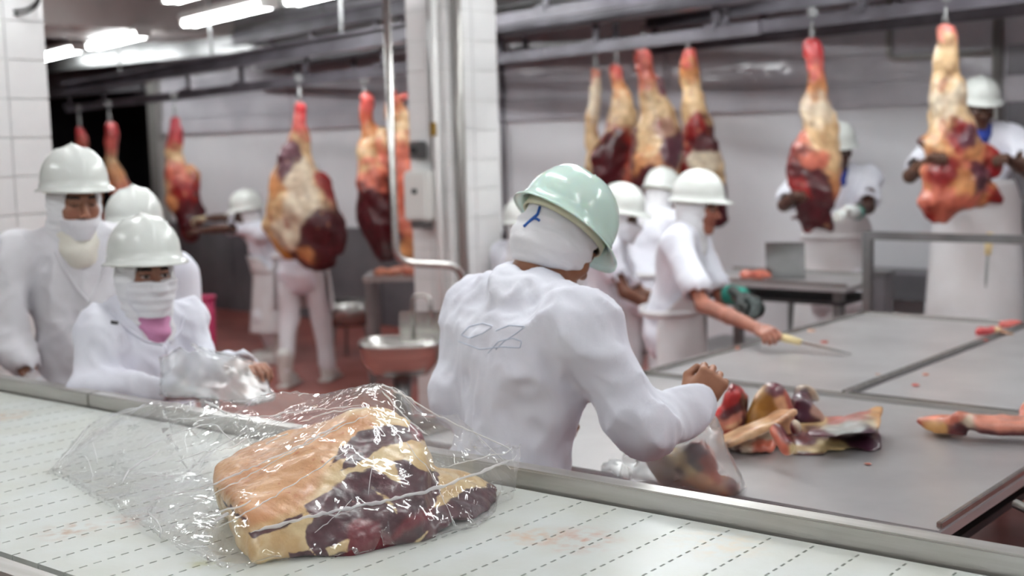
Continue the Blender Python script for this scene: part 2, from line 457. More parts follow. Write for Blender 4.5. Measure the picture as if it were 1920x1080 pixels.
# the unlit chilled room beyond the opening on the left, its darkness painted into the walls
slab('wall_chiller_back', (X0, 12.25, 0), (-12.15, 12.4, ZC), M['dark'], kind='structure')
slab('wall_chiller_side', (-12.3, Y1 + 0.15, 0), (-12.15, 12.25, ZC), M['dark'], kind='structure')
slab('wall_chiller_lintel', (X0, Y1, 2.45), (-12.3, Y1 + 0.15, ZC), M['wall_grey'], kind='structure')
tp = empty('trim_1', kind='structure')                 # grey dado panels along the back wall
for i in range(5):
    x = -12.3 + i * 1.15
    slab('panel', (x + 0.006, Y1 - 0.03, 0.0), (x + 1.144, Y1, 0.95), M['wall_grey'], tp, bevel=0.004)
tp = empty('trim_2', kind='structure')                 # glossy cladding strips high on the back wall
for j, (z0, z1, dy) in enumerate(((1.93, 2.10, 0.05), (2.105, 2.30, 0.035), (2.305, 2.56, 0.05), (2.565, 3.12, 0.03))):
    for i in range(7):
        x = -12.3 + i * 2.25
        slab('cladding_panel', (x + 0.004, Y1 - dy, z0), (x + 2.246, Y1, z1), M['wall_gloss'], tp, bevel=0.006)
pst = slab('trim_3', (-12.42, Y1 - 0.12, 0), (-12.26, Y1, 2.6), M['pipe_grey'], kind='structure')
slab('trim_4', (-2.9, Y1 - 0.04, 0), (-1.2, Y1, 2.4), M['wall_grey'], kind='structure')
slab('trim_5', (-11.3, 1.0, 2.86), (-10.2, 8.1, ZC), M['beam'], kind='structure')
slab('trim_6', (-16, 8.1, 2.7), (-2.0, 8.3, 2.95), M['galv'], kind='structure')

# ------------------------------------------------------------------ tiled pillars
def tiled_pillar(name, xc, yc, wx, wy, label):
    """xc, yc: the corner nearest the camera (max x, min y)"""
    e = empty(name, (xc - wx / 2, yc + wy / 2, 0), label=label, cat='pillar', kind='structure')
    slab('core', (-wx/2 + .008, -wy/2 + .008, 0), (wx/2 - .008, wy/2 - .008, ZC), M['grout'], e)
    th = 0.183
    def tile_mesh(w):
        o = MB().box((-w/2 + .0025, -0.004, .0025), (w/2 - .0025, 0.006, th - .0025)).build('tile', M['tile'], e, bevel=0.002); return o
    for face in range(2):
        w = (wx if face == 0 else wy) / 2; first = tile_mesh(w)
        for r in range(17):
            for c in range(2):
                o = first if (r == 0 and c == 0) else link(first.copy(), e)
                if face == 0: o.location = (-wx/2 + w * (c + .5), -wy/2 + .003, r * th)
                else: o.location = (wx/2 - .003, -wy/2 + w * (c + .5), r * th); o.rotation_euler = (0, 0, math.pi/2)
    return e
pc = W(845, 400, 7.8)
tiled_pillar('pillar', pc[0], pc[1], 0.33, 0.48, 'white tiled pillar with pipes in the middle of the hall')
lc = W(100, 300, 6.2)
tiled_pillar('pillar', lc[0], lc[1] - 0.42, 0.42, 0.42, 'white tiled pillar at the left edge behind the masked man')
# pipes on the pillars
def pipe(name, pts, r, mt, label, rad=0.06, cat='pipe', group=None, n=10):
    return MB().tube(arc_pts(pts, rad), r, n).build(name, mt, smooth=True, label=label, cat=cat, group=group)
px_, py_ = pc[0], pc[1]
c_ = pipe('water_pipe', [(px_ - .05, py_ - .05, 0), (px_ - .05, py_ - .05, 3.1)], .022, M['pipe_white'], 'white upright pipe on the corner of the middle pillar')
pipe('water_pipe', [(px_ + .045, py_ + .06, 0), (px_ + .045, py_ + .06, 3.1)], .03, M['pipe_grey'], 'grey upright pipe on the right face of the middle pillar')
pipe('conduit', [(px_ - .115, py_ - .02, 1.45), (px_ - .115, py_ - .02, 3.1)], .011, M['galv'], 'thin conduit running up from the dispenser on the middle pillar')
MB().tube([(px_ - .05, py_ - .078, 1.80), (px_ - .05, py_ - .078, 1.88)], .022, 8).build('valve', M['brass'], c_)
pipe('water_pipe', [(lc[0] - .03, lc[1] - .48, 0), (lc[0] - .03, lc[1] - .48, 3.1)], .02, M['pipe_white'], 'white upright pipe on the left edge pillar')
pipe('conduit', [(lc[0] - .12, lc[1] - .45, 0), (lc[0] - .12, lc[1] - .45, 3.1)], .014, M['galv'], 'thin grey conduit on the left edge pillar')
a = [W(706, -30, 7.15), W(742, 492, 7.15), W(866, 498, 7.25), W(878, 600, 7.35)]
a[0][:2] = a[1][:2]
pipe('wash_pipe', a, .022, M['steel'], 'bent steel pipe hanging from the ceiling in front of the middle pillar', rad=0.1)
# dispenser boxes on the pillar's left face
d = empty('dispenser', (px_ - .185, py_ - .01, 1.28), label='white wall dispenser on the left face of the middle pillar', cat='dispenser')
MB().box((-.105, -.11, 0), (.105, 0.0, .31)).build('housing', M['box_white'], d, bevel=.018)
MB().box((-.02, -.116, .17), (.02, -.108, .20)).build('window', M['rubber'], d)
MB().box((-.05, -.105, -.045), (.07, -.02, .005)).build('spout', M['galv'], d, bevel=.008)
d = empty('switch_box', (px_ - .22, py_ - .01, 1.66), label='small grey switch box above the dispenser on the pillar', cat='switch box')
MB().box((-.055, -.06, 0), (.055, 0, .11)).build('housing', M['galv'], d, bevel=.01)
MB().tube([(0, -.06, .055), (0, -.085, .055)], .018, 10).build('knob', M['rubber'], d)
lb = empty('dispenser', (lc[0] - .30, lc[1] - .43, 1.22), label='white dispenser box cut off at the left edge of the picture', cat='dispenser')
MB().box((-.14, -.10, 0), (.14, 0, .3)).build('housing', M['box_white'], lb, bevel=.015)
MB().box((-.10, -.09, -.12), (.1, -.01, 0.0)).build('tray', M['rubber'], lb, bevel=.01)

# ------------------------------------------------------------------ overhead rails
RD = np.array([-0.967, 0.255, 0.0])
def rail(p, s0, s1, zt, label, beam=True, name='overhead_rail'):
    ang = math.atan2(RD[1], RD[0])
    e = empty(name, (p[0], p[1], zt), ang, label=label, cat='rail', group=None)
    MB().box((s0, -.012, 0), (s1, .012, .075)).build('track', M['rail'], e)
    if beam:
        b = MB(); b.box((s0, -.055, .20), (s1, .055, .215)); b.box((s0, -.008, .215), (s1, .008, .305)); b.box((s0, -.055, .305), (s1, .055, .32))
        b.build('beam', M['rail'], e)
        s = s0 + 0.4
        first = None
        while s < s1:
            if first is None:
                first = MB().box((-.03, -.045, .03), (.03, -.03, .22)).box((-.05, -.05, .05), (.05, .02, .09)).build('hanger', M['rail'], e)
            h = first if abs(s - s0 - .4) < 1e-6 else link(first.copy(), e)
            h.location = (s, 0, 0); s += 1.15
        r0 = None
        for s in np.arange(s0 + .9, s1, 2.3):
            if r0 is None: r0 = MB().tube([(0, 0, .31), (0, 0, ZC - zt)], .014, 6).build('drop_rod', M['galv'], e)
            r = r0 if s == s0 + .9 else link(r0.copy(), e)
            r.location = (s, 0, 0)
    return e
rail((-7.1, 6.30), -1.42, 5.9, 2.20, 'dark overhead rail carrying the beef quarters left of the pillar')
rail((-3.7, 7.47), -6.5, 5.0, 2.42, 'dark overhead rail carrying the beef quarters on the right')
rail((-3.7, 8.0), -6.5, 2.0, 2.40, 'dark overhead rail running nearest the back wall')
rail((-5.2, 6.78), -6.0, 5.6, 2.56, 'dark overhead rail passing close behind the middle pillar')
rail((-6.6, 7.55), -3.0, 4.0, 2.34, 'dark overhead rail between the two loaded meat rails')
e = empty('overhead_pipe', (-6.0, 7.1, 2.80), math.atan2(RD[1], RD[0]), label='thick grey duct pipe under the ceiling above the rails', cat='pipe')
MB().tube([(-7, 0, 0), (5.6, 0, 0)], .075, 14).build('duct', M['galv'], e, smooth=True)
for s in np.arange(-6, 5.5, 2.4): MB().tube([(s - .03, 0, 0), (s + .03, 0, 0)], .083, 14).build('clamp', M['rail'], e, smooth=True)
e = empty('overhead_pipe', (-7.5, 7.9, 2.62), math.atan2(RD[1], RD[0]), label='grey pipe under the ceiling close to the back wall', cat='pipe')
MB().tube([(-7, 0, 0), (2.6, 0, 0)], .04, 12).build('duct', M['galv'], e, smooth=True)
pipe('wall_pipe', [(W(985, 200, 11.4)[0], Y1 - .06, .9), (W(985, 200, 11.4)[0], Y1 - .06, 2.6)], .02, M['rail'], 'thin dark pipe on the back wall right of the middle pillar')
q = np.array([-2.95, Y1 - .07])
pipe('wall_pipe', [(q[0], q[1], 0), (q[0], q[1], 2.9)], .035, M['pipe_grey'], 'grey upright pipe on the back wall near the right edge')
pipe('wall_pipe', [(q[0] - .02, q[1], 2.26), (q[0] - .75, q[1], 2.26), (q[0] - .75, q[1], 3.0)], .022, M['pipe_grey'], 'grey bent pipe on the back wall above the right white hat')
# coil of cable at the top left
cl = MB()
cc = W(30, 5, 6.0)
th = np.linspace(0, 4 * math.pi, 60)
cl.tube([(cc[0] + .11*math.cos(t)*.77, cc[1] + .11*math.cos(t)*.64, cc[2] + .07*math.sin(t) + .003*t) for t in th], .007, 6)
cl.tube([cc + [0.0, 0, .05], [cc[0], cc[1], ZC]], .007, 6)
cl.build('cable_coil', M['rubber'], smooth=True, label='dark cable looped at the top left corner under the ceiling', cat='cable')

# ------------------------------------------------------------------ lamps
def lamp(x, y, L, label, z=2.80, group=None):
    e = empty('ceiling_lamp', (x, y, z), math.atan2(RD[1], RD[0]), label=label, cat='lamp', group=group)
    MB().box((-L/2, -.09, .04), (L/2, .09, .10)).build('housing', M['box_white'], e, bevel=.012)
    for dy in (-.045, .045):
        MB().tube([(-L/2 + .03, dy, .012), (L/2 - .03, dy, .012)], .021, 10).build('tube', M['tube'], e, smooth=True)
    for s in (-1, 1):
        MB().box((s*(L/2 - .02) - .018, -.075, -.012), (s*(L/2 - .02) + .018, .075, .045)).build('end_cap', M['box_white'], e, bevel=.005)
        MB().tube([(s*(L/2 - .3), 0, .1), (s*(L/2 - .3), 0, ZC - z)], .008, 6).build('drop_rod', M['galv'], e)
    return e
lamp(-8.31, 6.53, 1.62, 'long lit fluorescent lamp, largest one at the top left')
lamp(-10.85, 7.20, 1.5, 'lit fluorescent lamp, middle one of the row at the top left')
lamp(-12.6, 7.62, 1.5, 'lit fluorescent lamp farthest left beside the tiled pillar')
lamp(-6.55, 6.15, 1.62, 'lit fluorescent lamp cut off by the top edge left of the middle pillar')
lamp(-6.95, 5.38, 1.6, 'lit fluorescent lamp of which only a sliver shows at the top edge')
k = 0
for (x, y) in ((-9.6, 4.4), (-7.2, 3.6), (-4.6, 2.9), (-2.3, 2.6), (0.2, 2.1), (-3.7, 5.3), (-2.6, 4.6), (-0.2, 4.6), (-4.6, 7.05), (-2.2, 6.5),  # unseen lamps; those beside the pillar are added to brighten its right face
               (-0.4, 6.3), (-4.1, 6.0), (-5.5, 0.6), (-2.8, 0.3), (0.0, -0.4), (1.8, 3.6)):
    lamp(x, y, 1.6, 'unseen fluorescent ceiling lamp over the tables, some added to brighten the pillar', z=3.0, group='fluorescent lamps above the picture')

# ------------------------------------------------------------------ conveyor
CA = math.radians(1.43)
cv = empty('conveyor', (-1.3, 2.123, 0), CA, label='white modular belt conveyor with steel side rails in the foreground', cat='conveyor')
BZ = 0.99
# belt plastic: position based so that stains run across the modules
bm_ = M['belt']; nt = bm_.node_tree
for n in list(nt.nodes):
    if n.type == 'TEX_COORD':
        g = nt.nodes.new('ShaderNodeNewGeometry')
        for l in list(nt.links):
            if l.from_node == n: nt.links.new(g.outputs['Position'], l.to_socket)
def stain(m, spots):
    nt = m.node_tree; N = nt.nodes; Lk = nt.links; bs = N['Principled BSDF']
    g = N.new('ShaderNodeNewGeometry')
    nz = N.new('ShaderNodeTexNoise'); nz.inputs['Scale'].default_value = 38; nz.inputs['Detail'].default_value = 6; Lk.new(g.outputs['Position'], nz.inputs['Vector'])
    cur = bs.inputs['Base Color'].links[0].from_socket
    for p, r, c, st in spots:
        d = N.new('ShaderNodeVectorMath'); d.operation = 'DISTANCE'; d.inputs[1].default_value = p; Lk.new(g.outputs['Position'], d.inputs[0])
        mr = N.new('ShaderNodeMapRange'); mr.inputs['From Min'].default_value = 0; mr.inputs['From Max'].default_value = r
        mr.inputs['To Min'].default_value = 1; mr.inputs['To Max'].default_value = 0; Lk.new(d.outputs['Value'], mr.inputs['Value'])
        n2 = N.new('ShaderNodeMapRange'); n2.inputs['From Min'].default_value = 0.42; n2.inputs['From Max'].default_value = 0.68; Lk.new(nz.outputs['Fac'], n2.inputs['Value'])
        mu = N.new('ShaderNodeMath'); mu.operation = 'MULTIPLY'; Lk.new(mr.outputs[0], mu.inputs[0]); Lk.new(n2.outputs[0], mu.inputs[1])
        m3 = N.new('ShaderNodeMath'); m3.operation = 'MULTIPLY'; m3.inputs[1].default_value = st; m3.use_clamp = True; Lk.new(mu.outputs[0], m3.inputs[0])
        mx = N.new('ShaderNodeMix'); mx.data_type = 'RGBA'; Lk.new(m3.outputs[0], mx.inputs['Factor']); Lk.new(cur, mx.inputs['A']); mx.inputs['B'].default_value = L4(c)
        cur = mx.outputs['Result']
    Lk.new(cur, bs.inputs['Base Color'])
stain(M['belt'], [(WZ(1085, 1012, BZ), .10, (196, 140, 118), 1.0), (WZ(995, 1006, BZ), .08, (205, 170, 140), 0.9), (WZ(130, 995, BZ), .08, (180, 140, 110), .9),
                  (WZ(250, 975, BZ), .07, (190, 140, 115), .9), (WZ(10, 780, BZ), .10, (200, 165, 135), .9), (WZ(1350, 1020, BZ), .12, (215, 195, 165), .8),
                  (WZ(390, 1055, BZ), .06, (170, 170, 110), .8)])
mb = MB(); PITCH = 0.088
mb.box((.0045, -.9, BZ - .012), (PITCH, 0, BZ))
for i in range(30):
    y = -.9 + .03 * i
    mb.box((0, y + .017, BZ - .012), (.0045, y + .03, BZ))
first = mb.build('belt_module', M['belt'], cv)
i0 = int(4.1 / PITCH)
for i in range(-i0, 22):
    o = first if i == -i0 else link(first.copy(), cv)
    o.location = (i * PITCH - .012, 0, 0)
MB().box((-4.2, -.9, BZ - .03), (2.0, 0.0, BZ - .014)).build('slot_shade_sheet', M['rubber'], cv)  # dark sheet added below the modules as painted shade in the slots
xs = WZ(190, 752, 1.0)[0] + 1.3
def rail_profile(mb, x0, x1, y0, y1, z0, z1, lip=.004):
    mb.box((x0, y0, z0), (x1, y1, z1))
for (a0, a1) in ((-4.4, xs - .002), (xs + .002, 2.2)):
    b = MB(); b.box((a0, .012, .80), (a1, .062, 1.032)); b.build('side_rail', M['steel_rail'], cv, bevel=.004)
b = MB(); b.box((-4.4, -.985, .80), (2.2, -.915, .996)); b.build('side_rail', M['steel_rail'], cv, bevel=.012)
for x in (-4.0, -2.2, -.4, 1.6):
    for y in (-.95, .037):
        MB().box((x - .03, y - .03, 0), (x + .03, y + .03, .8)).build('leg', M['steel'], cv)
MB().box((-4.3, -.9, .82), (2.1, 0, .86)).build('return_tray', M['steel'], cv)

# ------------------------------------------------------------------ cutting tables
def table(x0, x1, y0, y1, z, label, rims='nsew', name='cutting_table'):
    e = empty(name, ((x0+x1)/2, (y0+y1)/2, 0), label=label, cat='table')
    hx, hy = (x1-x0)/2, (y1-y0)/2
    MB().box((-hx, -hy, z - .03), (hx, hy, z)).build('tabletop', M['table'], e, bevel=.004)
    t, h = .014, .018
    R = {'s': ((-hx, -hy, z), (hx, -hy + t, z + h)), 'n': ((-hx, hy - t, z), (hx, hy, z + h)),
         'w': ((-hx, -hy + t, z), (-hx + t, hy - t, z + h)), 'e': ((hx - t, -hy + t, z), (hx, hy - t, z + h))}
    for k in rims: MB().box(*R[k]).build('raised_rim', M['steel'], e, bevel=.003)
    for sx in (-1, 1):
        for sy in (-1, 1):
            MB().box((sx*(hx-.08) - .025, sy*(hy-.08) - .025, 0), (sx*(hx-.08) + .025, sy*(hy-.08) + .025, z - .03)).build('leg', M['galv'], e)
    MB().box((-hx + .05, -hy + .05, z - .11), (hx - .05, hy - .05, z - .09)).build('under_frame', M['rubber'], e)
    return e
TZ = 0.85
table(-2.70, -1.055, 2.76, 4.03, TZ, 'steel cutting table nearest the conveyor, beef cuts lying on it', rims='nwe')
table(-2.70, -1.89, 4.045, 5.97, TZ, 'steel cutting table beside the man reaching out with a knife', rims='nwe')
table(-1.875, -0.6, 4.045, 5.97, TZ, 'steel cutting table at the right edge behind the near table', rims='nse')
table(-3.98, -2.95, 6.35, 6.95, .93, 'narrow steel table behind the reaching man', rims='ns')
# steel lip and dark bar under the right end of the near table
b = MB(); b.tube([W(1905, 945, 2.95), W(1990, 985, 2.8)], .012, 8)
b.build('push_bar', M['steel'], smooth=True, label='steel bar end beneath the right corner of the near table', cat='bar')

# guard frame, platform and bench on the right
e = empty('guard_frame', (-2.75, 6.25, 0), 0, label='steel tube guard frame in front of the standing men on the right', cat='frame')
q0 = W(1628, 438, 6.65); gx, gy, gz = q0
e.location = (gx, gy, 0)
MB().box((-.022, -.022, 0), (.022, .022, gz - .03)).build('post', M['galv'], e)
MB().box((1.5, -.022, 0), (1.544, .022, gz - .03)).build('post', M['galv'], e)
MB().box((-.022, -.02, gz - .03), (1.545, .02, gz + .012)).build('top_bar', M['galv'], e)
MB().box((.022, -.015, .62), (1.5, .015, .66)).build('lower_bar', M['galv'], e)
e = empty('work_platform', (-3.0, 7.65, 0), label='low steel platform the two men on the right stand on', cat='platform')
MB().box((-1.75, -.45, .26), (1.75, .5, .30)).build('deck', M['galv'], e)
for x in (-1.6, 0, 1.6):
    for y in (-.38, .42): MB().box((x - .03, y - .03, 0), (x + .03, y + .03, .26)).build('leg', M['galv'], e)
e = empty('steel_bench', (-2.35, 8.42, 0), label='long grey steel bench along the back wall at right', cat='bench')
MB().box((-2.1, -.2, .62), (2.6, .2, .80)).build('bench_top', M['wall_grey'], e, bevel=.01)
for x in (-1.9, -.6, .7, 2.3): MB().box((x - .04, -.15, 0), (x + .04, .15, .62)).build('leg', M['galv'], e)
e = empty('tray_stand', tuple(W(1652, 600, 7.0)[:2]) + (0,), label='short grey upright box beside the guard frame post', cat='stand')
MB().box((-.05, -.05, 0), (.05, .05, .98)).build('column', M['wall_grey'], e, bevel=.008)
MB().box((-.06, -.06, .98), (.06, .06, 1.0)).build('cap', M['galv'], e)
e = empty('tilted_tray', tuple(W(1470, 520, 7.3)[:2]) + (.93,), math.radians(25), label='grey steel tray standing tilted on the narrow rear table', cat='tray')
rt = rotm(0, -25, 0)
MB().box((-.10, -.006, 0.005), (.12, .006, .24), rt).build('plate', M['galv'], e)
MB().box((-.10, -.02, 0.005), (.12, .03, .02)).build('foot', M['galv'], e)

# ------------------------------------------------------------------ wash sink, small table, tub and bin on the left
s0 = W(752, 650, 7.3)
e = empty('wash_sink', (s0[0], s0[1], 0), math.radians(39.5), label='steel wash sink with arched tap in front of the middle pillar', cat='sink')
sz = 0.62
def basin():
    V, Fs = [], []; n = 28; prof = [(1.0, .0), (1.0, .025), (.94, .02), (.86, -.06), (.6, -.14), (.05, -.16)]
    for (r, z) in prof:
        for k in range(n):
            t = 2*math.pi*k/n; c, s = math.cos(t), math.sin(t)
            sup = lambda q: math.copysign(abs(q)**.55, q)
            V.append((sup(c)*.235*r, sup(s)*.18*r, sz + z))
    for i in range(len(prof)-1):
        for k in range(n): Fs.append((i*n+k, i*n+(k+1) % n, (i+1)*n+(k+1) % n, (i+1)*n+k))
    Fs.append(tuple(range((len(prof)-1)*n, len(prof)*n)))
    b = len(V)
    for (r, z) in ((1.0, .0), (.9, -.10), (.66, -.17), (.05, -.185)):
        for k in range(n):
            t = 2*math.pi*k/n; c, s = math.cos(t), math.sin(t); sup = lambda q: math.copysign(abs(q)**.55, q)
            V.append((sup(c)*.24*r, sup(s)*.185*r, sz + z))
    for i in range(3):
        for k in range(n): Fs.append((b+i*n+k, b+(i+1)*n+k, b+(i+1)*n+(k+1) % n, b+i*n+(k+1) % n))
    return V, Fs
MB().add(*basin()).build('basin', M['steel'], e, smooth=True)
MB().box((-.02, .16, sz - .02), (.26, .19, sz + .16)).build('splash_back', M['steel'], e, bevel=.004)
MB().tube(arc_pts([(.06, .15, sz), (.06, .15, sz + .26), (.17, .12, sz + .26), (.17, .08, sz + .08)], .07, 8), .012, 8).build('tap', M['steel'], e, smooth=True)
MB().tube([(0, 0, 0), (0, 0, sz - .17)], .05, 12).build('pedestal', M['galv'], e, smooth=True)
MB().box((-.16, -.12, 0.0), (.26, .14, .16)).build('foot_box', M['galv'], e, bevel=.03)
t0 = W(742, 512, 9.3)
e = empty('side_table', (t0[0], t0[1], 0), math.radians(39), label='small steel side table behind the wash sink', cat='table')
MB().box((-.22, -.2, .78), (.34, .25, .82)).build('tabletop', M['steel'], e, bevel=.005)
for sx in (-.18, .30):
    for sy in (-.16, .21): MB().box((sx - .025, sy - .025, 0), (sx + .025, sy + .025, .78)).build('leg', M['galv'], e)
MB().box((-.2, -.16, .30), (.32, .21, .32)).build('shelf', M['galv'], e)
t0 = W(655, 640, 10.6)
e = empty('steel_tub', (t0[0], t0[1], 0), math.radians(20), label='wide steel tub on the floor by the grey wall panels', cat='tub')
def tub(r0, r1, z0, z1, n=20, inner=True):
    m = MB(); V, Fs = [], []
    for (r, z) in ((r0, z0), (r1, z1), (r1 - .015, z1), (r0 - .015, z0 + .02)):
        for k in range(n): V.append((r*math.cos(2*math.pi*k/n), r*.8*math.sin(2*math.pi*k/n), z))
    for i in range(3):
        for k in range(n): Fs.append((i*n+k, i*n+(k+1) % n, (i+1)*n+(k+1) % n, (i+1)*n+k))
    Fs.append(tuple(range(n))[::-1]); Fs.append(tuple(range(3*n, 4*n))); return m.add(V, Fs)
tub(.17, .24, .28, .48).build('bowl', M['steel'], e, smooth=True)
for k in range(3): MB().tube([(.15*math.cos(k*2.1), .12*math.sin(k*2.1), .3), (.2*math.cos(k*2.1), .16*math.sin(k*2.1), 0)], .015, 6).build('leg', M['galv'], e)
t0 = W(380, 640, 9.0)
e = empty('waste_bin', (t0[0], t0[1], 0), math.radians(30), label='magenta plastic bin behind the woman in the mask', cat='bin')
tub(.085, .10, .0, .72).build('bin_body', M['magenta'], e, smooth=True)
MB().tube([(.104*math.cos(t), .083*math.sin(t), .72) for t in np.linspace(0, 2*math.pi, 22)], .011, 6, cap=False).build('bin_rim', M['magenta'], e, smooth=True)
# ------------------------------------------------------------------ hero cut of beef in a clear bag on the belt
def z2(pts, s=2.842, ox=360, oy=700): return [(ox + x / s, oy + y / s) for x, y in pts]
def poly_sd(P, poly):
    """signed distance in pixels to a polygon, negative inside"""
    poly = np.array(poly, float); n = len(poly); d = np.full(len(P), 1e9); ins = np.zeros(len(P), bool)
    for i in range(n):
        a, b = poly[i], poly[(i + 1) % n]; e = b - a; w = P - a
        t = np.clip((w @ e) / (e @ e), 0, 1); d = np.minimum(d, np.linalg.norm(w - t[:, None] * e, axis=1))
        c = ((a[1] > P[:, 1]) != (b[1] > P[:, 1]))
        with np.errstate(divide='ignore', invalid='ignore'):
            xi = (b[0] - a[0]) * (P[:, 1] - a[1]) / (b[1] - a[1]) + a[0]
        ins ^= c & (P[:, 0] < xi)
    return np.where(ins, -d, d)

Bz = BZ + .001
main_pts = [WZ(466, 1062, Bz), WZ(600, 1050, Bz), WZ(720, 1032, Bz), WZ(815, 1005, Bz),
            [-2.12, 1.60, Bz], [-2.18, 1.95, Bz], [-1.9, 2.02, Bz],
            W(382, 882, 2.66), W(436, 838, 2.74), W(470, 985, 2.36), W(455, 945, 2.40),
            W(560, 792, 2.76), W(690, 768, 2.70), W(735, 752, 2.76), W(790, 795, 2.66), W(800, 830, 2.60), W(818, 905, 2.54),
            W(805, 960, 2.46)]
lobe_pts = [WZ(760, 1025, Bz), WZ(850, 1004, Bz), WZ(905, 985, Bz), WZ(940, 958, Bz), WZ(962, 936, Bz), W(966, 922, 2.74), W(960, 912, 2.76), W(930, 900, 2.78), W(870, 930, 2.58), W(840, 950, 2.52), W(920, 925, 2.66),
            W(900, 885, 2.76), W(850, 862, 2.74), W(800, 870, 2.70), W(800, 930, 2.55), W(760, 960, 2.45), [-1.95, 1.95, Bz], [-1.9, 2.06, Bz + .02]]
meat_root = empty('beef_cut', (-1.88, 1.72, BZ), label='large fat-capped beef cut inside the clear bag on the belt', cat='meat')
org = np.array([-1.88, 1.72, BZ])
hf = Field(0.0042)
hf.add(Hull(main_pts, .022), .01)
hf.add(Hull(lobe_pts, .026), .012)
# lower red flap of muscle and grooves that part the muscles
hf.add(Cone(W(650, 1020, 2.42), W(760, 985, 2.46), .042, .03), .015)
hf.sub(Cone(W(815, 870, 2.50), W(808, 1000, 2.36), .012, .01), .02)
hf.sub(Cone(W(575, 1010, 2.31), W(598, 1060, 2.29), .012, .016), .015)
hf.sub(Cone(W(745, 870, 2.50), W(735, 830, 2.54), .006, .012), .012)
hf.sub(Cone(W(640, 985, 2.37), W(700, 1000, 2.36), .008, .006), .012)
nA, nB, nC = Noise(3, 5.5), Noise(4, 14), Noise(9, 32)
V, Fq = hf.mesh(lambda P: .0050 * nA(P) + .0022 * nB(P) + .0007 * nC(P))
P2 = PX(V)
wob = np.stack([3.0 * Noise(21, 12)(V) + 1.5 * Noise(22, 34)(V), 3.0 * Noise(23, 12)(V) + 1.5 * Noise(24, 34)(V)], 1)
Pw = P2 + wob
dark_polys = [
    [(735,500),(790,400),(880,320),(1010,280),(1160,285),(1165,250),(1215,255),(1262,310),(1255,365),(1180,355),(1080,385),(960,430),(850,500),(800,525),(830,440),(790,455)],
    [(590,705),(700,640),(850,540),(960,512),(1060,545),(1110,592),(1100,520),(1065,460),(1130,455),(1200,490),(1300,540),(1320,640),(1290,740),(1280,830),(1100,960),(830,1010),(660,985),(610,900),(610,840),(640,770),(600,720)],
    [(515,940),(620,940),(655,975),(640,1040),(515,1040)],
    [(300,845),(420,820),(545,765),(600,735),(590,765),(480,835),(330,880)],
    [(1285,715),(1400,665),(1480,612),(1580,592),(1640,630),(1720,660),(1700,760),(1500,900),(1250,960),(1150,960),(1270,850)],
    [(1480,500),(1570,540),(1700,640),(1690,670),(1600,610),(1540,560),(1470,520)],
    [(120,610),(155,660),(230,720),(290,790),(290,820),(240,760),(180,700)]]
light_polys = [[(715,935),(780,900),(845,880),(830,950),(740,975)], [(968,605),(1000,630),(1075,700),(1095,755),(1080,745),(1050,690),(980,620)]]
dk = np.min([poly_sd(Pw, z2(p)) for p in dark_polys], 0)
lt = np.min([poly_sd(Pw, z2(p)) for p in light_polys], 0)
sd = np.maximum(dk, -lt)
# the hidden far side and underside: irregular fat and lean
hid = (V[:, 0] < -2.05) & (V[:, 1] > 1.75)
red = poly_sd(Pw, z2([(830,820),(900,780),(1000,800),(1060,860),(1150,770),(1300,700),(1290,760),(1150,850),(1080,900),(960,960),(820,1000)]))
red2 = poly_sd(Pw, z2([(1160,245),(1225,250),(1265,310),(1255,370),(1180,350)]))
redd = np.minimum(red, red2)
me = mesh_np('beef_cut', V - org, Fq)
set_float(me, sd, 'lean'); set_float(me, redd, 'redd')
capd = poly_sd(P2, z2([(60,510),(200,390),(600,240),(960,200),(1000,280),(790,400),(720,520),(640,660),(560,740),(300,830),(200,700)]))
set_float(me, capd, 'cap')
hm = bpy.data.materials.new('beef'); hm.use_nodes = True
nt = hm.node_tree; N = nt.nodes; Lk = nt.links; bs = N['Principled BSDF']
def A(n): a = N.new('ShaderNodeAttribute'); a.attribute_name = n; return a.outputs['Fac']
tc = N.new('ShaderNodeTexCoord')
def NZ(sc, det=5, dist=0.0):
    n = N.new('ShaderNodeTexNoise'); n.inputs['Scale'].default_value = sc; n.inputs['Detail'].default_value = det; n.inputs['Distortion'].default_value = dist
    Lk.new(tc.outputs['Object'], n.inputs['Vector']); return n.outputs['Fac']
def MATH(op, a, b, c=None):
    n = N.new('ShaderNodeMath'); n.operation = op
    for i, q in enumerate((a, b, c)):
        if q is None: continue
        if isinstance(q, (int, float)): n.inputs[i].default_value = q
        else: Lk.new(q, n.inputs[i])
    return n.outputs[0]
def STEP(v, lo, hi):
    n = N.new('ShaderNodeMapRange'); n.interpolation_type = 'SMOOTHSTEP'; n.inputs['From Min'].default_value = lo; n.inputs['From Max'].default_value = hi
    Lk.new(v, n.inputs['Value']); return n.outputs[0]
def MIX(f, a, b):
    n = N.new('ShaderNodeMix'); n.data_type = 'RGBA'
    if isinstance(f, (int, float)): n.inputs['Factor'].default_value = f
    else: Lk.new(f, n.inputs['Factor'])
    for k, q in (('A', a), ('B', b)):
        if isinstance(q, tuple): n.inputs[k].default_value = L4(q)
        else: Lk.new(q, n.inputs[k])
    return n.outputs['Result']
jit_ = MATH('MULTIPLY_ADD', NZ(45, 6), 9.0, -4.5)
lean = STEP(MATH('ADD', A('lean'), jit_), 2.0, -2.0)
capf = STEP(MATH('ADD', A('cap'), jit_), 14.0, -14.0)
fat_in = MIX(STEP(NZ(24, 6), .38, .66), (232, 208, 160), (214, 178, 124))
fat_cap = MIX(STEP(NZ(11, 7, .6), .36, .68), (226, 178, 130), (206, 146, 96))
fat_cap = MIX(STEP(NZ(60, 4), .60, .75), fat_cap, (196, 112, 78))
fat = MIX(capf, fat_in, fat_cap)
ln = MIX(STEP(NZ(18, 7, .8), .35, .7), (84, 34, 44), (58, 24, 34))
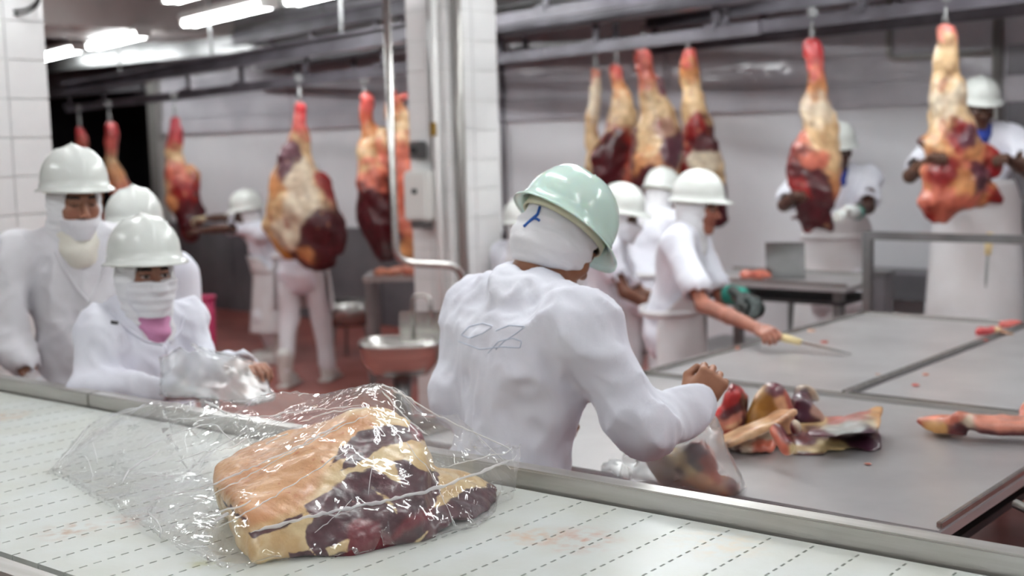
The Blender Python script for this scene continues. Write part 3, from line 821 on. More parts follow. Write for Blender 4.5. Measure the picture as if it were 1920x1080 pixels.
ln = MIX(STEP(NZ(70, 5, .5), .68, .76), ln, (140, 84, 78))
ln = MIX(STEP(MATH('ADD', A('redd'), jit_), 8.0, -8.0), ln, (114, 22, 36))
Lk.new(MIX(lean, fat, ln), bs.inputs['Base Color'])
bs.inputs['Roughness'].default_value = .34; bs.inputs['Coat Weight'].default_value = .3; bs.inputs['Coat Roughness'].default_value = .15
bp = N.new('ShaderNodeBump'); bp.inputs['Strength'].default_value = .5; bp.inputs['Distance'].default_value = .006
Lk.new(MATH('ADD', NZ(50, 6), NZ(16, 4)), bp.inputs['Height']); Lk.new(bp.outputs[0], bs.inputs['Normal'])
ob('meat_body', me, hm, meat_root)

# ------------------------------------------------------------------ plastic bags
def bag_mesh(points, avoid=None, res=0.016, seed=1, amp=.004, sag=0.0, floor_z=None, streak=None):
    bm = bmesh.new()
    for p in points: bm.verts.new(p)
    r = bmesh.ops.convex_hull(bm, input=bm.verts[:])
    for v in [v for v in bm.verts if not v.link_faces]: bm.verts.remove(v)
    for _ in range(7):
        es = [e for e in bm.edges if e.calc_length() > res * 1.6]
        if not es or len(bm.verts) > 45000: break
        bmesh.ops.subdivide_edges(bm, edges=es, cuts=1)
        bmesh.ops.triangulate(bm, faces=[f for f in bm.faces if len(f.verts) > 3])
        bmesh.ops.beautify_fill(bm, faces=bm.faces[:], edges=bm.edges[:]) if _ < 2 else None
    bm.normal_update()
    Vv = np.array([v.co for v in bm.verts]); Nn = np.array([v.normal for v in bm.verts])
    n1, n2, n3 = Noise(seed, 5, aniso=streak or (1, 1, 1)), Noise(seed + 1, 11, aniso=streak or (1, 1, 1)), Noise(seed + 2, 26)
    ridged = lambda n: 1 - np.abs(n(Vv))
    disp = amp * (1.1 * ridged(n1) + .75 * ridged(n2) + .25 * n3(Vv)) - amp * .8
    if sag:
        dm = avoid.sample(Vv) if avoid is not None else np.full(len(Vv), .06)
        disp -= sag * np.clip(dm / .06, 0, 1)
    Vv = Vv + Nn * disp[:, None]
    if avoid is not None:
        for _ in range(3):
            e = .004; d = avoid.sample(Vv)
            G = np.stack([avoid.sample(Vv + np.eye(3)[i] * e) - d for i in range(3)], 1) / e
            G /= np.linalg.norm(G, axis=1)[:, None] + 1e-6
            push = np.clip(.005 - d, 0, .05); Vv += G * push[:, None]
    if floor_z is not None: Vv[:, 2] = np.maximum(Vv[:, 2], floor_z)
    Ff = np.array([[l.index for l in f.verts] for f in bm.faces if len(f.verts) == 3]); bm.free()
    return Vv, Ff

sel = V[::11] + 0.0
ctr = V.mean(0); sel = sel + (sel - ctr) / np.linalg.norm(sel - ctr, axis=1)[:, None] * .006
sup = [WZ(92, 890, BZ + .004), WZ(170, 926, BZ + .004), WZ(245, 940, BZ + .004), WZ(300, 975, BZ + .004), WZ(335, 1035, BZ + .004), WZ(410, 1070, BZ + .004),
       W(130, 842, 3.20), W(166, 800, 3.26), W(205, 783, 3.26), W(250, 770, 3.22), W(300, 753, 3.16), W(372, 744, 3.08), W(440, 746, 3.0), W(560, 738, 2.92), W(640, 722, 2.82),
       W(702, 706, 2.72), W(742, 714, 2.72), W(800, 752, 2.74), W(880, 793, 2.78), W(940, 826, 2.80), W(984, 824, 2.80),
       W(986, 856, 2.78), W(975, 900, 2.76), W(962, 938, 2.72), WZ(900, 990, BZ + .004)]
bag_pts = np.concatenate([sel, np.array(sup)])
bag_pts[:, 2] = np.maximum(bag_pts[:, 2], BZ + .003)
bv, bf = bag_mesh(bag_pts, hf, .013, seed=31, amp=.0034, sag=.012, floor_z=BZ + .0025, streak=(.7, .7, 1.6))
bag = empty('plastic_bag', tuple(org), label='clear wrinkled plastic bag around the big beef cut on the belt', cat='bag')
ob('bag_film', mesh_np('bag_film', bv - org, bf), M['film'], bag)
# folded creases and the seam lie on the film, their glints painted white
bvh = BVHTree.FromPolygons([tuple(p) for p in bv], [tuple(f) for f in bf])
def on_film(px, py, off=.0035):
    r = ray(px, py); n = r / np.linalg.norm(r)
    h = bvh.ray_cast(Vector((0, 0, CAM_H)), Vector(n))
    if h[0] is None: return None
    q = np.array(h[0]); nn = np.array(h[1]); nn = nn if nn @ n < 0 else -nn
    return q + nn * off
def crease(pts, r, parent, mt, name='fold_glint', wob=1.2, seed=0):
    rs = np.random.RandomState(seed); P = np.array(pts, float); out = []
    seg = np.linalg.norm(np.diff(P, axis=0), axis=1); T = np.concatenate([[0], np.cumsum(seg)]); n = max(4, int(T[-1] / 9))
    for i, t in enumerate(np.linspace(0, T[-1], n)):
        x, y = np.interp(t, T, P[:, 0]), np.interp(t, T, P[:, 1])
        q = on_film(x + rs.normal() * wob * .5, y + rs.normal() * wob)
        if q is not None: out.append(q - org)
    if len(out) < 3: return
    n = len(out); rr = [max(.0003, r * min(1, 4 * math.sin(math.pi * (i + .5) / n)) * rs.uniform(.6, 1.2)) for i in range(n)]
    MB().tube(out, rr, 5).build(name, mt, parent, smooth=True)
creases = [
    ([(265,842),(330,815),(400,795),(440,832)], .0016), ([(280,937),(350,925),(400,912),(470,880),(560,840),(650,790)], .0022),
    ([(320,965),(420,920),(520,865),(620,812),(690,780)], .0014), ([(395,1000),(470,960),(560,905),(650,845)], .0013),
    ([(300,790),(400,785),(500,782),(600,770),(680,762)], .0012), ([(560,795),(620,775),(690,765)], .0016),
    ([(470,1000),(560,975),(680,950),(790,925),(880,895),(960,862),(984,845)], .0038),
    ([(375,748),(400,762),(425,778)], .0028), ([(350,748),(365,760),(350,772)], .002), ([(700,712),(760,745),(830,785),(900,820),(960,845)], .0020),
    ([(715,735),(740,762),(775,800),(800,815)], .0018), ([(720,708),(770,760),(800,790)], .0012), ([(230,910),(245,880),(285,860),(300,845)], .0024),
    ([(280,960),(300,990),(308,1030)], .0022), ([(205,785),(300,755),(370,745)], .0012), ([(95,890),(135,842),(168,800),(205,783)], .0012),
    ([(330,870),(380,850),(440,840),(470,820)], .0014), ([(445,783),(452,790),(440,795),(448,805)], .0016), ([(462,795),(470,785),(480,798),(500,795)], .0016),
    ([(500,835),(520,825),(540,815)], .0018), ([(370,975),(420,960),(470,945)], .0022), ([(400,985),(430,965)], .003),
    ([(830,880),(880,865),(940,850),(975,830)], .0014), ([(880,800),(930,850),(955,880)], .001), ([(985,825),(978,850),(986,860),(975,905),(962,935)], .0016),
    ([(760,830),(800,880),(840,960)], .0008), ([(700,860),(690,930)], .0008), ([(840,960),(852,1000)], .0008), ([(560,742),(640,724),(700,707),(742,716)], .0014),
    ([(160,855),(175,890),(170,905)], .0012), ([(175,830),(185,870)], .0012), ([(590,1000),(640,960),(660,940)], .001)]
for i, (p, r) in enumerate(creases): crease(p, r, bag, M['film_fold_glint'], 'seam' if r > .0035 else 'fold_glint', seed=i)

# ------------------------------------------------------------------ meat in general
FATC = [(224, 190, 140), (216, 168, 112), (232, 206, 164)]
def meat_obj(name, prims, h, seed, label=None, cat='meat', parent=None, amp=(.012, .006), mottle=.012, flat_z=None, origin=None, wscale=1.0, frame=None, group=None, sharp=.0035):
    """prims: [(prim, k, colour)] -> a meat mesh with blended colours"""
    f = Field(h); f.far = .08
    for p, k, c in prims: (f.paint(p, c) if k is None else f.add(p, k, c))
    if flat_z is not None:
        lo = np.min([p.box()[0] for p, k, c in prims if k is not None], 0) - .2; hi = np.max([p.box()[1] for p, k, c in prims if k is not None], 0) + .2
        f.cut(Box(((lo[0]+hi[0])/2, (lo[1]+hi[1])/2, flat_z + 1.0), ((hi[0]-lo[0])/2, (hi[1]-lo[1])/2, 1.0), 0.0), .006)
    n1, n2 = Noise(seed, 4.5), Noise(seed + 1, 13)
    Vm, Fm = f.mesh(lambda P: amp[0] * n1(P) + amp[1] * n2(P))
    jit = [(lambda P, q=Noise(seed + 7 + i, 9), q2=Noise(seed + 40 + i, 26): mottle * (q(P) + .5 * q2(P))) for i in range(9)]
    C = f.colors(Vm, jit, sharp)
    # streaks of fat and lean
    s1, s2 = Noise(seed + 71, 8, aniso=(1, 1, .4))(Vm), Noise(seed + 72, 12)(Vm)
    isfat = (C.mean(1) > lin((150, 100, 90)).mean())
    C = np.where(((s1 > 1.3) & isfat)[:, None], C * .45 + .55 * lin((160, 66, 50)), C)
    C = np.where(((s2 > 1.6) & ~isfat)[:, None], C * .5 + .5 * lin((206, 150, 110)), C)
    C = C * (1 + .10 * Noise(seed + 73, 20)(Vm))[:, None]
    o = np.array(origin if origin is not None else [Vm[:, 0].mean(), Vm[:, 1].mean(), Vm[:, 2].min()])
    Vl = Vm - o
    if wscale != 1.0: Vl[:, 1] *= wscale
    me = mesh_np(name, Vl, Fm); set_col(me, np.clip(C, 0, 1))
    ob_ = ob(name, me, M['meat'], parent, label=label, cat=cat, group=group)
    if frame is not None: ob_.matrix_world = frame
    elif parent is None: ob_.location = o
    return ob_, f
CR, OR, RD_, DK, PK, WH, PU = (228, 196, 150), (214, 150, 98), (150, 34, 34), (78, 18, 26), (212, 118, 96), (230, 216, 190), (96, 52, 64)
PT, RB = (214, 104, 96), (188, 62, 66)

HOOKS = ['farthest left, above the tall man\'s hat', 'second from the left, before the dark doorway', 'third from the left, beside the pale door post', 'above the big quarter left of the pillar',
         'above the quarter left of the bent pipe', 'above the quarter behind the pillar', 'above the pale slim shank', 'above the quarter with the red cut front', 'above the large cream quarter',
         'above the quarter over the reaching man', 'above the ragged quarter', 'farthest right, above the tallest quarter']
# hanging quarters: nodes are (px, py, radius px, colour); consecutive nodes of a chain are joined
def quarter(label, d, chains, blobs=(), seed=0, h=.0135, thick=.72, rail_z=None):
    hook_label = 'steel hook and trolley, ' + HOOKS[seed - 1]
    s = FPX / d; top = chains[0][0]; o = W(top[0], top[1], d)
    L_ = lambda q: np.array([(q[0] - top[0]) / s, 0, (top[1] - q[1]) / s]) + np.array([0.027 * (top[1] - q[1]) / s * -1, 0, 0]) * 0
    rs = np.random.RandomState(seed); prims = []
    for ch in chains:
        for a, b in zip(ch[:-1], ch[1:]):
            pa, pb = L_(a), L_(b); pm = (pa + pb) / 2; rm = (a[2] + b[2]) / 2
            prims.append((Cone(pa, pm, a[2]/s, rm/s), .03, a[3])); prims.append((Cone(pm, pb, rm/s, b[2]/s), .03, b[3]))
    for q in blobs:
        if len(q) > 4: prims.append((Disc(L_(q) + [0, -.02, 0], q[2]/s, .035, rs.uniform(.8, 1.5)), None, q[3]))
        else: prims.append((Ell(L_(q) + [0, rs.uniform(-.05, .02), 0], (q[2]/s, q[2]/s*1.1, q[2]/s)), .03, q[3]))
    fr = Matrix(((.7706, -.6367, 0, o[0]), (.6367, .7706, 0, o[1]), (0, 0, 1, o[2]), (0, 0, 0, 1)))
    q, _ = meat_obj('beef_quarter', prims, h, seed * 10 + 5, label, 'beef quarter', origin=(0, 0, 0), wscale=thick, frame=fr, amp=(.012, .004), mottle=.009, sharp=.006,
                    group=None)
    # hook, chain and trolley above it
    rz = (rail_z or o[2] + .25) - o[2]
    e = empty('meat_hook', tuple(o), math.radians(39.5), label=hook_label, cat='hook')
    MB().tube([(-.012, 0, -.05), (.02, 0, -.06), (.035, 0, -.02), (.012, 0, .03), (0, 0, .06), (0, 0, rz - .05)], .008, 6).build('hook', M['galv'], e, smooth=True)
    n = max(1, int((rz - .1) / .05))
    for i in range(n): MB().tube([(.016*math.cos(t), .004 * (i % 2), .06 + .05*i + .025*math.sin(t)) for t in np.linspace(0, 6.28, 9)], .005, 5).build('chain_link', M['galv'], e, smooth=True)
    MB().tube([(0, -.012, rz), (0, .012, rz)], .03, 12).build('trolley_wheel', M['galv'], e)
    return q
quarter('beef quarter hanging farthest left, half hidden by the man\'s hat', 13.4, [[(150, 248, 9, RB), (150, 275, 10, PK), (149, 310, 12, OR), (156, 370, 26, OR), (160, 430, 30, RD_)]], seed=1, h=.018, rail_z=2.22)
quarter('slim beef quarter hanging between the man\'s hat and the dark doorway', 12.4, [[(206, 240, 11, RB), (206, 270, 12, PT), (204, 300, 10, CR), (212, 330, 16, OR), (222, 370, 22, PK), (228, 430, 26, RD_)]], [(200, 330, 12, PU)], seed=2, h=.018, rail_z=2.22)
quarter('beef quarter hanging by the dark doorway, being trimmed by the bending worker', 10.9, [[(329, 228, 10, (170, 30, 50)), (327, 262, 11, RB), (323, 290, 15, CR), (326, 325, 20, PK), (340, 360, 26, RD_), (346, 395, 27, DK), (345, 435, 20, DK)],
         [(352, 318, 12, OR), (350, 350, 18, RD_)]], [(322, 380, 20, OR), (320, 345, 16, CR)], seed=3, h=.014, rail_z=2.22)
quarter('big beef quarter hanging in front of the legs of a hidden worker', 8.75, [[(563, 207, 13, (220, 60, 66)), (562, 240, 15, PT), (556, 275, 20, CR), (549, 310, 34, CR), (548, 350, 44, OR), (560, 395, 56, CR), (572, 430, 58, DK), (580, 462, 48, DK)],
         [(530, 300, 14, OR), (520, 360, 22, OR), (507, 420, 22, CR), (515, 455, 18, (206, 150, 80)), (530, 478, 14, (190, 120, 50))], [(588, 350, 26, RD_), (612, 420, 24, DK), (622, 470, 16, DK)]],
        [(541, 300, 20, PU, -.10), (556, 322, 20, WH, -.12), (565, 385, 22, WH, -.16), (540, 430, 22, WH, -.14), (590, 440, 34, DK, -.14), (575, 470, 16, OR, -.14)], seed=4, h=.011, rail_z=2.22)
quarter('beef quarter with dark cut face hanging left of the bent steel pipe', 9.5, [[(684, 190, 12, (216, 96, 90)), (685, 220, 13, (206, 100, 70)), (689, 250, 13, OR), (690, 290, 20, CR), (697, 330, 30, PK), (700, 375, 36, DK), (702, 425, 38, DK), (712, 465, 26, DK)],
         [(716, 250, 10, CR), (715, 300, 20, PK)]], [(690, 390, 26, DK, -.14), (728, 470, 14, OR)], seed=5, h=.012, rail_z=2.24)
quarter('beef quarter hanging half hidden behind the middle pillar', 9.3, [[(738, 176, 13, PT), (742, 205, 15, OR), (748, 240, 20, CR), (752, 290, 28, PK), (756, 350, 32, (200, 100, 76)), (760, 410, 32, PK), (764, 470, 24, OR)]], [(756, 180, 12, PT), (740, 440, 16, PU)], seed=6, h=.012, rail_z=2.26)
quarter('pale slim beef shank, leftmost of the group right of the pillar', 9.4, [[(1117, 142, 10, (200, 130, 110)), (1116, 165, 10, WH), (1112, 200, 11, WH), (1108, 240, 13, CR), (1112, 300, 16, CR), (1118, 340, 20, DK)]], seed=7, h=.012, rail_z=2.44)
quarter('beef quarter with red cut front, second of the group right of the pillar', 9.2, [[(1156, 132, 12, PT), (1160, 160, 14, OR), (1166, 195, 18, CR), (1168, 230, 26, CR), (1158, 265, 32, RD_), (1148, 300, 38, RD_), (1140, 335, 34, DK)], [(1160, 300, 30, PK), (1170, 350, 30, PK)]], [(1142, 285, 22, DK, -.14), (1135, 315, 18, DK, -.14)], seed=8, h=.012, rail_z=2.44)
quarter('large cream coloured beef quarter, third of the group right of the pillar', 8.7, [[(1207, 110, 17, PT), (1212, 145, 18, PK), (1216, 180, 18, CR), (1232, 215, 30, CR), (1234, 260, 42, CR), (1228, 310, 44, OR), (1232, 360, 42, OR), (1236, 400, 34, RD_)], [(1232, 150, 10, PU), (1240, 190, 10, PU)],
         [(1200, 250, 16, PU), (1200, 310, 18, PU), (1212, 380, 22, DK), (1222, 400, 16, DK)]], [(1242, 240, 17, (170, 130, 110), -.16), (1262, 280, 20, PU, -.12), (1206, 345, 22, DK, -.16), (1216, 380, 20, DK, -.16), (1238, 345, 20, OR, -.18)], seed=9, h=.011, rail_z=2.44)
quarter('beef quarter with a dark lean flap, hanging above the reaching man\'s hat', 8.9, [[(1291, 104, 14, PT), (1293, 135, 14, OR), (1296, 170, 16, CR), (1300, 215, 22, CR), (1310, 260, 30, DK), (1322, 310, 30, CR), (1335, 360, 26, DK), (1345, 410, 18, DK)], [(1300, 240, 18, RD_), (1290, 310, 30, RD_), (1282, 360, 24, DK)]],
        [(1304, 242, 12, RD_, -.12), (1318, 300, 22, WH, -.12), (1320, 265, 20, DK, -.1)], seed=10, h=.011, rail_z=2.44)
quarter('tall beef quarter with ragged dark side, in front of the man with teal cuff', 7.5, [[(1523, 93, 15, RB), (1527, 125, 15, PT), (1531, 165, 18, OR), (1532, 205, 26, WH), (1540, 255, 32, CR), (1545, 305, 32, CR), (1545, 350, 28, OR), (1548, 385, 18, PK)],
         [(1512, 260, 20, PK), (1515, 310, 30, DK), (1515, 355, 34, DK), (1520, 395, 26, DK), (1548, 415, 12, DK), (1556, 430, 6, DK)], [(1497, 275, 12, RD_), (1500, 330, 16, DK)]],
        [(1490, 375, 14, DK, -.06), (1478, 390, 10, DK, -.06), (1508, 405, 12, DK, -.08), (1545, 395, 12, DK, -.1), (1500, 350, 14, RD_, -.12), (1525, 340, 18, DK, -.18), (1530, 300, 14, PK, -.16), (1487, 345, 10, DK), (1516, 425, 8, RD_), (1485, 408, 7, DK)], seed=11, h=.010, rail_z=2.46)
quarter('tallest beef quarter at far right, in front of the standing man in apron', 7.0, [[(1773, 58, 15, (228, 130, 120)), (1776, 90, 17, CR), (1778, 140, 24, CR), (1778, 190, 32, WH), (1785, 240, 42, CR), (1790, 290, 50, OR), (1792, 335, 56, PK), (1790, 365, 44, PK), (1778, 395, 22, PK)],
         [(1760, 90, 8, WH), (1762, 140, 12, CR)], [(1830, 300, 26, PK), (1858, 300, 20, RD_), (1868, 310, 22, (176, 40, 44))], [(1830, 360, 26, OR), (1862, 368, 16, RD_), (1880, 378, 12, RD_)], [(1750, 330, 20, OR), (1745, 370, 16, PK), (1752, 400, 12, RD_)]],
        [(1800, 255, 14, PU, -.14), (1790, 250, 12, RD_, -.15), (1765, 320, 18, RD_, -.16), (1828, 330, 14, PU, -.14), (1800, 340, 20, OR, -.20), (1735, 262, 8, DK)], seed=12, h=.010, rail_z=2.48)

# ------------------------------------------------------------------ cuts lying on the tables
def tp(px, py, dz=0.0): q = WZ(px, py, TZ); return q + np.array([0, 0, dz])
F_ = np.array([-.637, .77, 0]); R_ = np.array([.77, .637, 0])
wd = lambda px, py, d: W(px, py, d)
class PxPaint:
    """patch of colour along the depth of a piece, outlined on its visible side"""
    def __init__(s, poly=None, seg=None, r=0, d=3.55, bias=.02): s.poly, s.seg, s.r, s.k, s.bias = poly, seg, r, d / FPX, bias
    def d(s, x, y, z):
        P = PX(np.stack([x, y, z], 1))
        if s.poly is not None: return poly_sd(P, s.poly) * s.k - s.bias
        a, b = np.array(s.seg[:2], float), np.array(s.seg[2:], float); e = b - a; w = P - a
        t = np.clip((w @ e) / (e @ e + 1e-9), 0, 1); return (np.linalg.norm(w - t[:, None] * e, axis=1) - s.r) * s.k - s.bias
def pseg(x0, y0, x1, y1, r, col): return (PxPaint(seg=(x0, y0, x1, y1), r=r), None, col)
def ppoly(pts, col): return (PxPaint(poly=pts), None, col)
def lump(outline, d0, d1, k=.014, shrink=.82):
    c = np.mean(outline, 0); pts = [W(x, y, d0 + .02) for x, y in outline] + [W(c[0] + (x - c[0]) * .8, c[1] + (y - c[1]) * .8, d0) for x, y in outline]
    pts += [W(c[0] + (x - c[0]) * shrink, c[1] + (y - c[1]) * shrink, d1) for x, y in outline]
    return Hull(pts, k)
def sheet(spine, w, th, k=.012):
    """a bent slab: boxes along a spine of (point, colour), w wide along the view direction, th thick"""
    out = []
    for (a, c), (b, _) in zip(spine[:-1], spine[1:]):
        a, b = np.array(a), np.array(b); d = b - a; L = np.linalg.norm(d); x = d / L; y = AW - x * (AW @ x); y /= np.linalg.norm(y); z = np.cross(x, y)
        out.append((Box((a + b) / 2, (L / 2 + th * .6, w, th), th * .9, np.stack([x, y, z], 1)), k, c))
    return out
AW = np.array([-.637, .77, 0.0])
# fat flap arched over at the back
meat_obj('beef_cut', [(lump([(1394, 812), (1402, 768), (1420, 734), (1445, 715), (1468, 720), (1485, 748), (1494, 790), (1492, 818)], 3.70, 3.92, .016), .01, CR),
        ppoly([(1408, 800), (1415, 765), (1430, 748), (1446, 746), (1458, 765), (1456, 780), (1430, 795), (1412, 806)], (168, 118, 50)), ppoly([(1420, 790), (1428, 762), (1440, 755), (1448, 775), (1432, 792)], (140, 94, 36)),
        pseg(1456, 728, 1458, 736, 7, (108, 50, 62)), pseg(1478, 738, 1490, 790, 5, (190, 96, 80)), pseg(1466, 750, 1480, 790, 8, (226, 178, 138))], .006, 101, 'cream fat flap arched over at the back of the beef pile', flat_z=TZ + .001, amp=(.004, .003), mottle=.004)
meat_obj('beef_cut', [(lump([(1330, 785), (1345, 758), (1365, 732), (1372, 722), (1382, 738), (1402, 742), (1404, 790), (1396, 815), (1352, 818), (1335, 805)], 3.68, 3.88, .012), .01, (104, 22, 30)),
        pseg(1345, 765, 1385, 742, 8, (188, 40, 40)), pseg(1350, 800, 1392, 772, 4, (206, 130, 110)), pseg(1340, 806, 1368, 798, 6, (222, 180, 140)), pseg(1390, 750, 1398, 800, 7, (74, 20, 30)), pseg(1355, 785, 1385, 765, 6, (84, 18, 28)), pseg(1370, 724, 1374, 732, 5, (120, 16, 26)), pseg(1360, 812, 1385, 812, 5, (190, 70, 60))],
        .006, 111, 'dark red beef cut at the left of the pile beside the worker\'s hand', flat_z=TZ + .001, amp=(.006, .005), mottle=.006)
meat_obj('beef_cut', [(lump([(1484, 800), (1486, 752), (1505, 738), (1528, 748), (1548, 782), (1545, 800)], 3.78, 3.95, .016), .012, (94, 48, 64)), (lump([(1490, 745), (1498, 726), (1518, 722), (1538, 740), (1542, 758), (1520, 756)], 3.90, 4.0, .012), .01, WH),
        pseg(1532, 775, 1546, 790, 7, (206, 170, 156)), pseg(1518, 788, 1530, 790, 8, (84, 34, 46)), pseg(1500, 760, 1505, 785, 12, (82, 40, 60))],
        .006, 121, 'purplish lean cut with white fat behind the fat flap in the pile', flat_z=TZ + .001, amp=(.005, .004), mottle=.006)
meat_obj('beef_cut', sheet([(wd(1358, 832, 3.60), (226, 190, 148)), (wd(1400, 812, 3.62), (226, 186, 140)), (wd(1445, 795, 3.64), (224, 176, 136)), (wd(1478, 772, 3.68), PK)], .04, .014) + [(Ell(wd(1358, 834, 3.57), .018), None, DK), (Cone(wd(1380, 812, 3.58), wd(1470, 770, 3.62), .008, .008), None, (206, 110, 84))], .0055, 131,
        'long pale strip of fat lying across the front of the pile', flat_z=TZ + .012, amp=(.003, .002), mottle=.004)
fan = []
for i, (x0_, y0_, x1_, y1_) in enumerate(((1364, 846, 1425, 812), (1378, 848, 1432, 814), (1394, 850, 1440, 816), (1410, 851, 1446, 820), (1426, 851, 1452, 824), (1442, 850, 1458, 828))):
    fan += [(Cone(tp(x0_, y0_, .012), tp(x1_, y1_, .045), .014, .022), .006, (226, 216, 198) if i % 2 else (216, 202, 182))]
meat_obj('beef_cut', fan + [(Ell(tp(1368, 846, .01), (.022, .022, .012)), None, DK), (Ell(tp(1384, 850, .01), (.018, .018, .012)), None, DK), (Cone(tp(1425, 851, .014), tp(1460, 849, .014), .02, .02), None, PK)], .005, 141, 'ridged whitish fat piece at the front left of the pile', flat_z=TZ + .001, amp=(.002, .002), mottle=.004)
GY = (204, 200, 178)
slab_p = [tp(1448, 840, 0), tp(1470, 852, 0), tp(1520, 860, 0), tp(1580, 862, 0), tp(1640, 854, 0), tp(1655, 842, .0), tp(1654, 826, .035), tp(1650, 812, .05), tp(1500, 845, .03), tp(1460, 826, .05), tp(1452, 815, .06), tp(1490, 812, .07), tp(1600, 812, 0), tp(1500, 815, 0)]
flap = [wd(1510, 808, 3.60), wd(1560, 788, 3.68), wd(1610, 768, 3.76), wd(1645, 758, 3.80), wd(1658, 760, 3.80), wd(1655, 790, 3.66), wd(1648, 815, 3.52), wd(1600, 820, 3.50), wd(1540, 822, 3.52), wd(1512, 818, 3.54), wd(1640, 800, 3.80), wd(1560, 815, 3.72), wd(1655, 772, 3.84)]
meat_obj('beef_cut', [(Hull(slab_p, .012), .01, (224, 202, 152)), (Hull(flap, .010), .012, GY), (Cone(wd(1456, 806, 3.52), wd(1476, 838, 3.46), .020, .022), .012, (222, 124, 96)),
        ppoly([(1600, 815), (1625, 808), (1655, 820), (1656, 842), (1630, 850), (1590, 838), (1575, 826)], (70, 34, 52)), pseg(1520, 818, 1580, 822, 3.5, (92, 42, 56)), pseg(1480, 820, 1520, 826, 5, (110, 40, 44)), pseg(1500, 858, 1640, 854, 3.5, (92, 40, 44)),
        pseg(1490, 840, 1600, 848, 4, (230, 208, 152)), pseg(1540, 830, 1585, 834, 4, (230, 210, 150)), pseg(1468, 800, 1480, 818, 8, (104, 24, 30)), (Ell(wd(1492, 803, 3.49), (.016, .016, .022)), .006, WH), pseg(1447, 812, 1466, 842, 6, (222, 120, 92)),
        pseg(1648, 765, 1656, 790, 5, (226, 180, 126)), pseg(1560, 786, 1620, 765, 2.5, (186, 120, 110)), pseg(1590, 800, 1610, 806, 6, (182, 188, 186)), pseg(1560, 808, 1580, 812, 4, (178, 184, 180)), pseg(1600, 862, 1650, 852, 3, (66, 26, 34))],
        .0055, 151, 'broad flat beef flank with greyish fat skin at the right of the pile', flat_z=TZ + .001, amp=(.002, .002), mottle=.004)
strip = [wd(1702, 784, 3.80), wd(1712, 800, 3.78), wd(1740, 822, 3.74), wd(1780, 826, 3.72), wd(1820, 822, 3.70), wd(1805, 782, 3.70), wd(1790, 770, 3.76), wd(1750, 772, 3.80), wd(1715, 778, 3.84), wd(1760, 795, 3.9), wd(1800, 800, 3.85)]
meat_obj('beef_cut', [(Hull(strip, .014), .012, (222, 176, 134))] + sheet([(wd(1795, 785, 3.74), PK), (wd(1840, 796, 3.72), PK), (wd(1880, 800, 3.70), (206, 120, 100)), (wd(1950, 802, 3.68), (206, 120, 100))], .05, .022) +
        [pseg(1702, 786, 1728, 802, 4, (156, 44, 46)), pseg(1740, 774, 1800, 774, 5, (224, 140, 114)), pseg(1805, 806, 1820, 818, 9, (94, 24, 32)), pseg(1785, 816, 1795, 820, 6, (110, 30, 36)), pseg(1735, 806, 1760, 812, 8, (218, 170, 104)), pseg(1840, 818, 1945, 820, 5, (92, 24, 30)), pseg(1812, 790, 1816, 800, 3, WH), pseg(1840, 790, 1930, 794, 6, (222, 150, 128))],
        .006, 161, 'long beef strip lying alone at the right of the near table', flat_z=TZ + .001, amp=(.004, .003), mottle=.005)
meat_obj('beef_cut', [(Hull([tp(1904, 782, 0), tp(1910, 775, .05), tp(1930, 770, .07), tp(1950, 778, .04), tp(1950, 790, 0), tp(1920, 792, .0), tp(1930, 775, 0)], .012), .01, PK), (Ell(tp(1930, 775, .05), .03), None, CR)], .008, 171, 'piece of beef cut off by the right edge of the picture', flat_z=TZ + .001, amp=(.003, .003))
meat_obj('beef_trim', [(Cone(tp(1838, 628, .012), tp(1868, 626, .014), .02, .018), .01, RB), (Cone(tp(1868, 626, .008), tp(1900, 630, .006), .014, .01), .01, CR)], .006, 181, 'red and cream scrap of meat on the far right table', flat_z=TZ + .001, amp=(.003, .003))
meat_obj('beef_trim', [(Cone(tp(1880, 614, .008), tp(1908, 612, .008), .016, .016), .01, PT)], .006, 191, 'pink scrap of meat at the back edge of the far right table', flat_z=TZ + .001, amp=(.003, .003))
rs = np.random.RandomState(5)
scr = [(1520, 622, .012, 'pink scrap of fat beyond the tip of the held knife'), (1544, 643, .011, 'tiny pale scrap beside the held knife blade'), (1645, 704, .009, 'pale scrap on the far right table near its left seam'), (1716, 724, .010, 'reddish scrap near the front seam of the far right table'), (1625, 872, .008, 'tiny pink scrap in front of the flank on the near table'), (1875, 916, .007, 'tiny red scrap near the right edge of the near table'), (1376, 655, .014, 'pinkish scrap below the reaching man\'s forearm'), (1846, 640, .01, 'small red crumb beside the red and cream scrap'), (1735, 704, .009, 'faint pink crumb on the far right table')]
for i, (x, y, r, lb) in enumerate(scr):
    q = tp(x, y); meat_obj('meat_scrap', [(Ell(q + [0, 0, r*.3], (r*1.4, r, r*.7)), .004, PT if i % 2 else (216, 180, 160)), (Ell(q + [r, r*.5, r*.2], r*.7), .004, PK)], .0035, 200 + i*3, lb, 'meat scrap', flat_z=TZ + .0005, amp=(.001, .001))
tq = W(742, 500, 9.2)
meat_obj('beef_cut', [(Cone((tq[0] - .12, tq[1] - .09, .835), (tq[0] + .14, tq[1] + .08, .85), .03, .05), .02, (196, 120, 92))], .012, 251, 'piece of beef on the small side table by the pillar', flat_z=.821)
tq = W(1400, 500, 7.3)
meat_obj('beef_cut', [(Cone((tq[0] - .02, tq[1], .955), (tq[0] + .12, tq[1] + .06, .955), .022, .02), .02, PK)], .012, 261, 'piece of beef on the narrow table behind the reaching man', flat_z=.931)
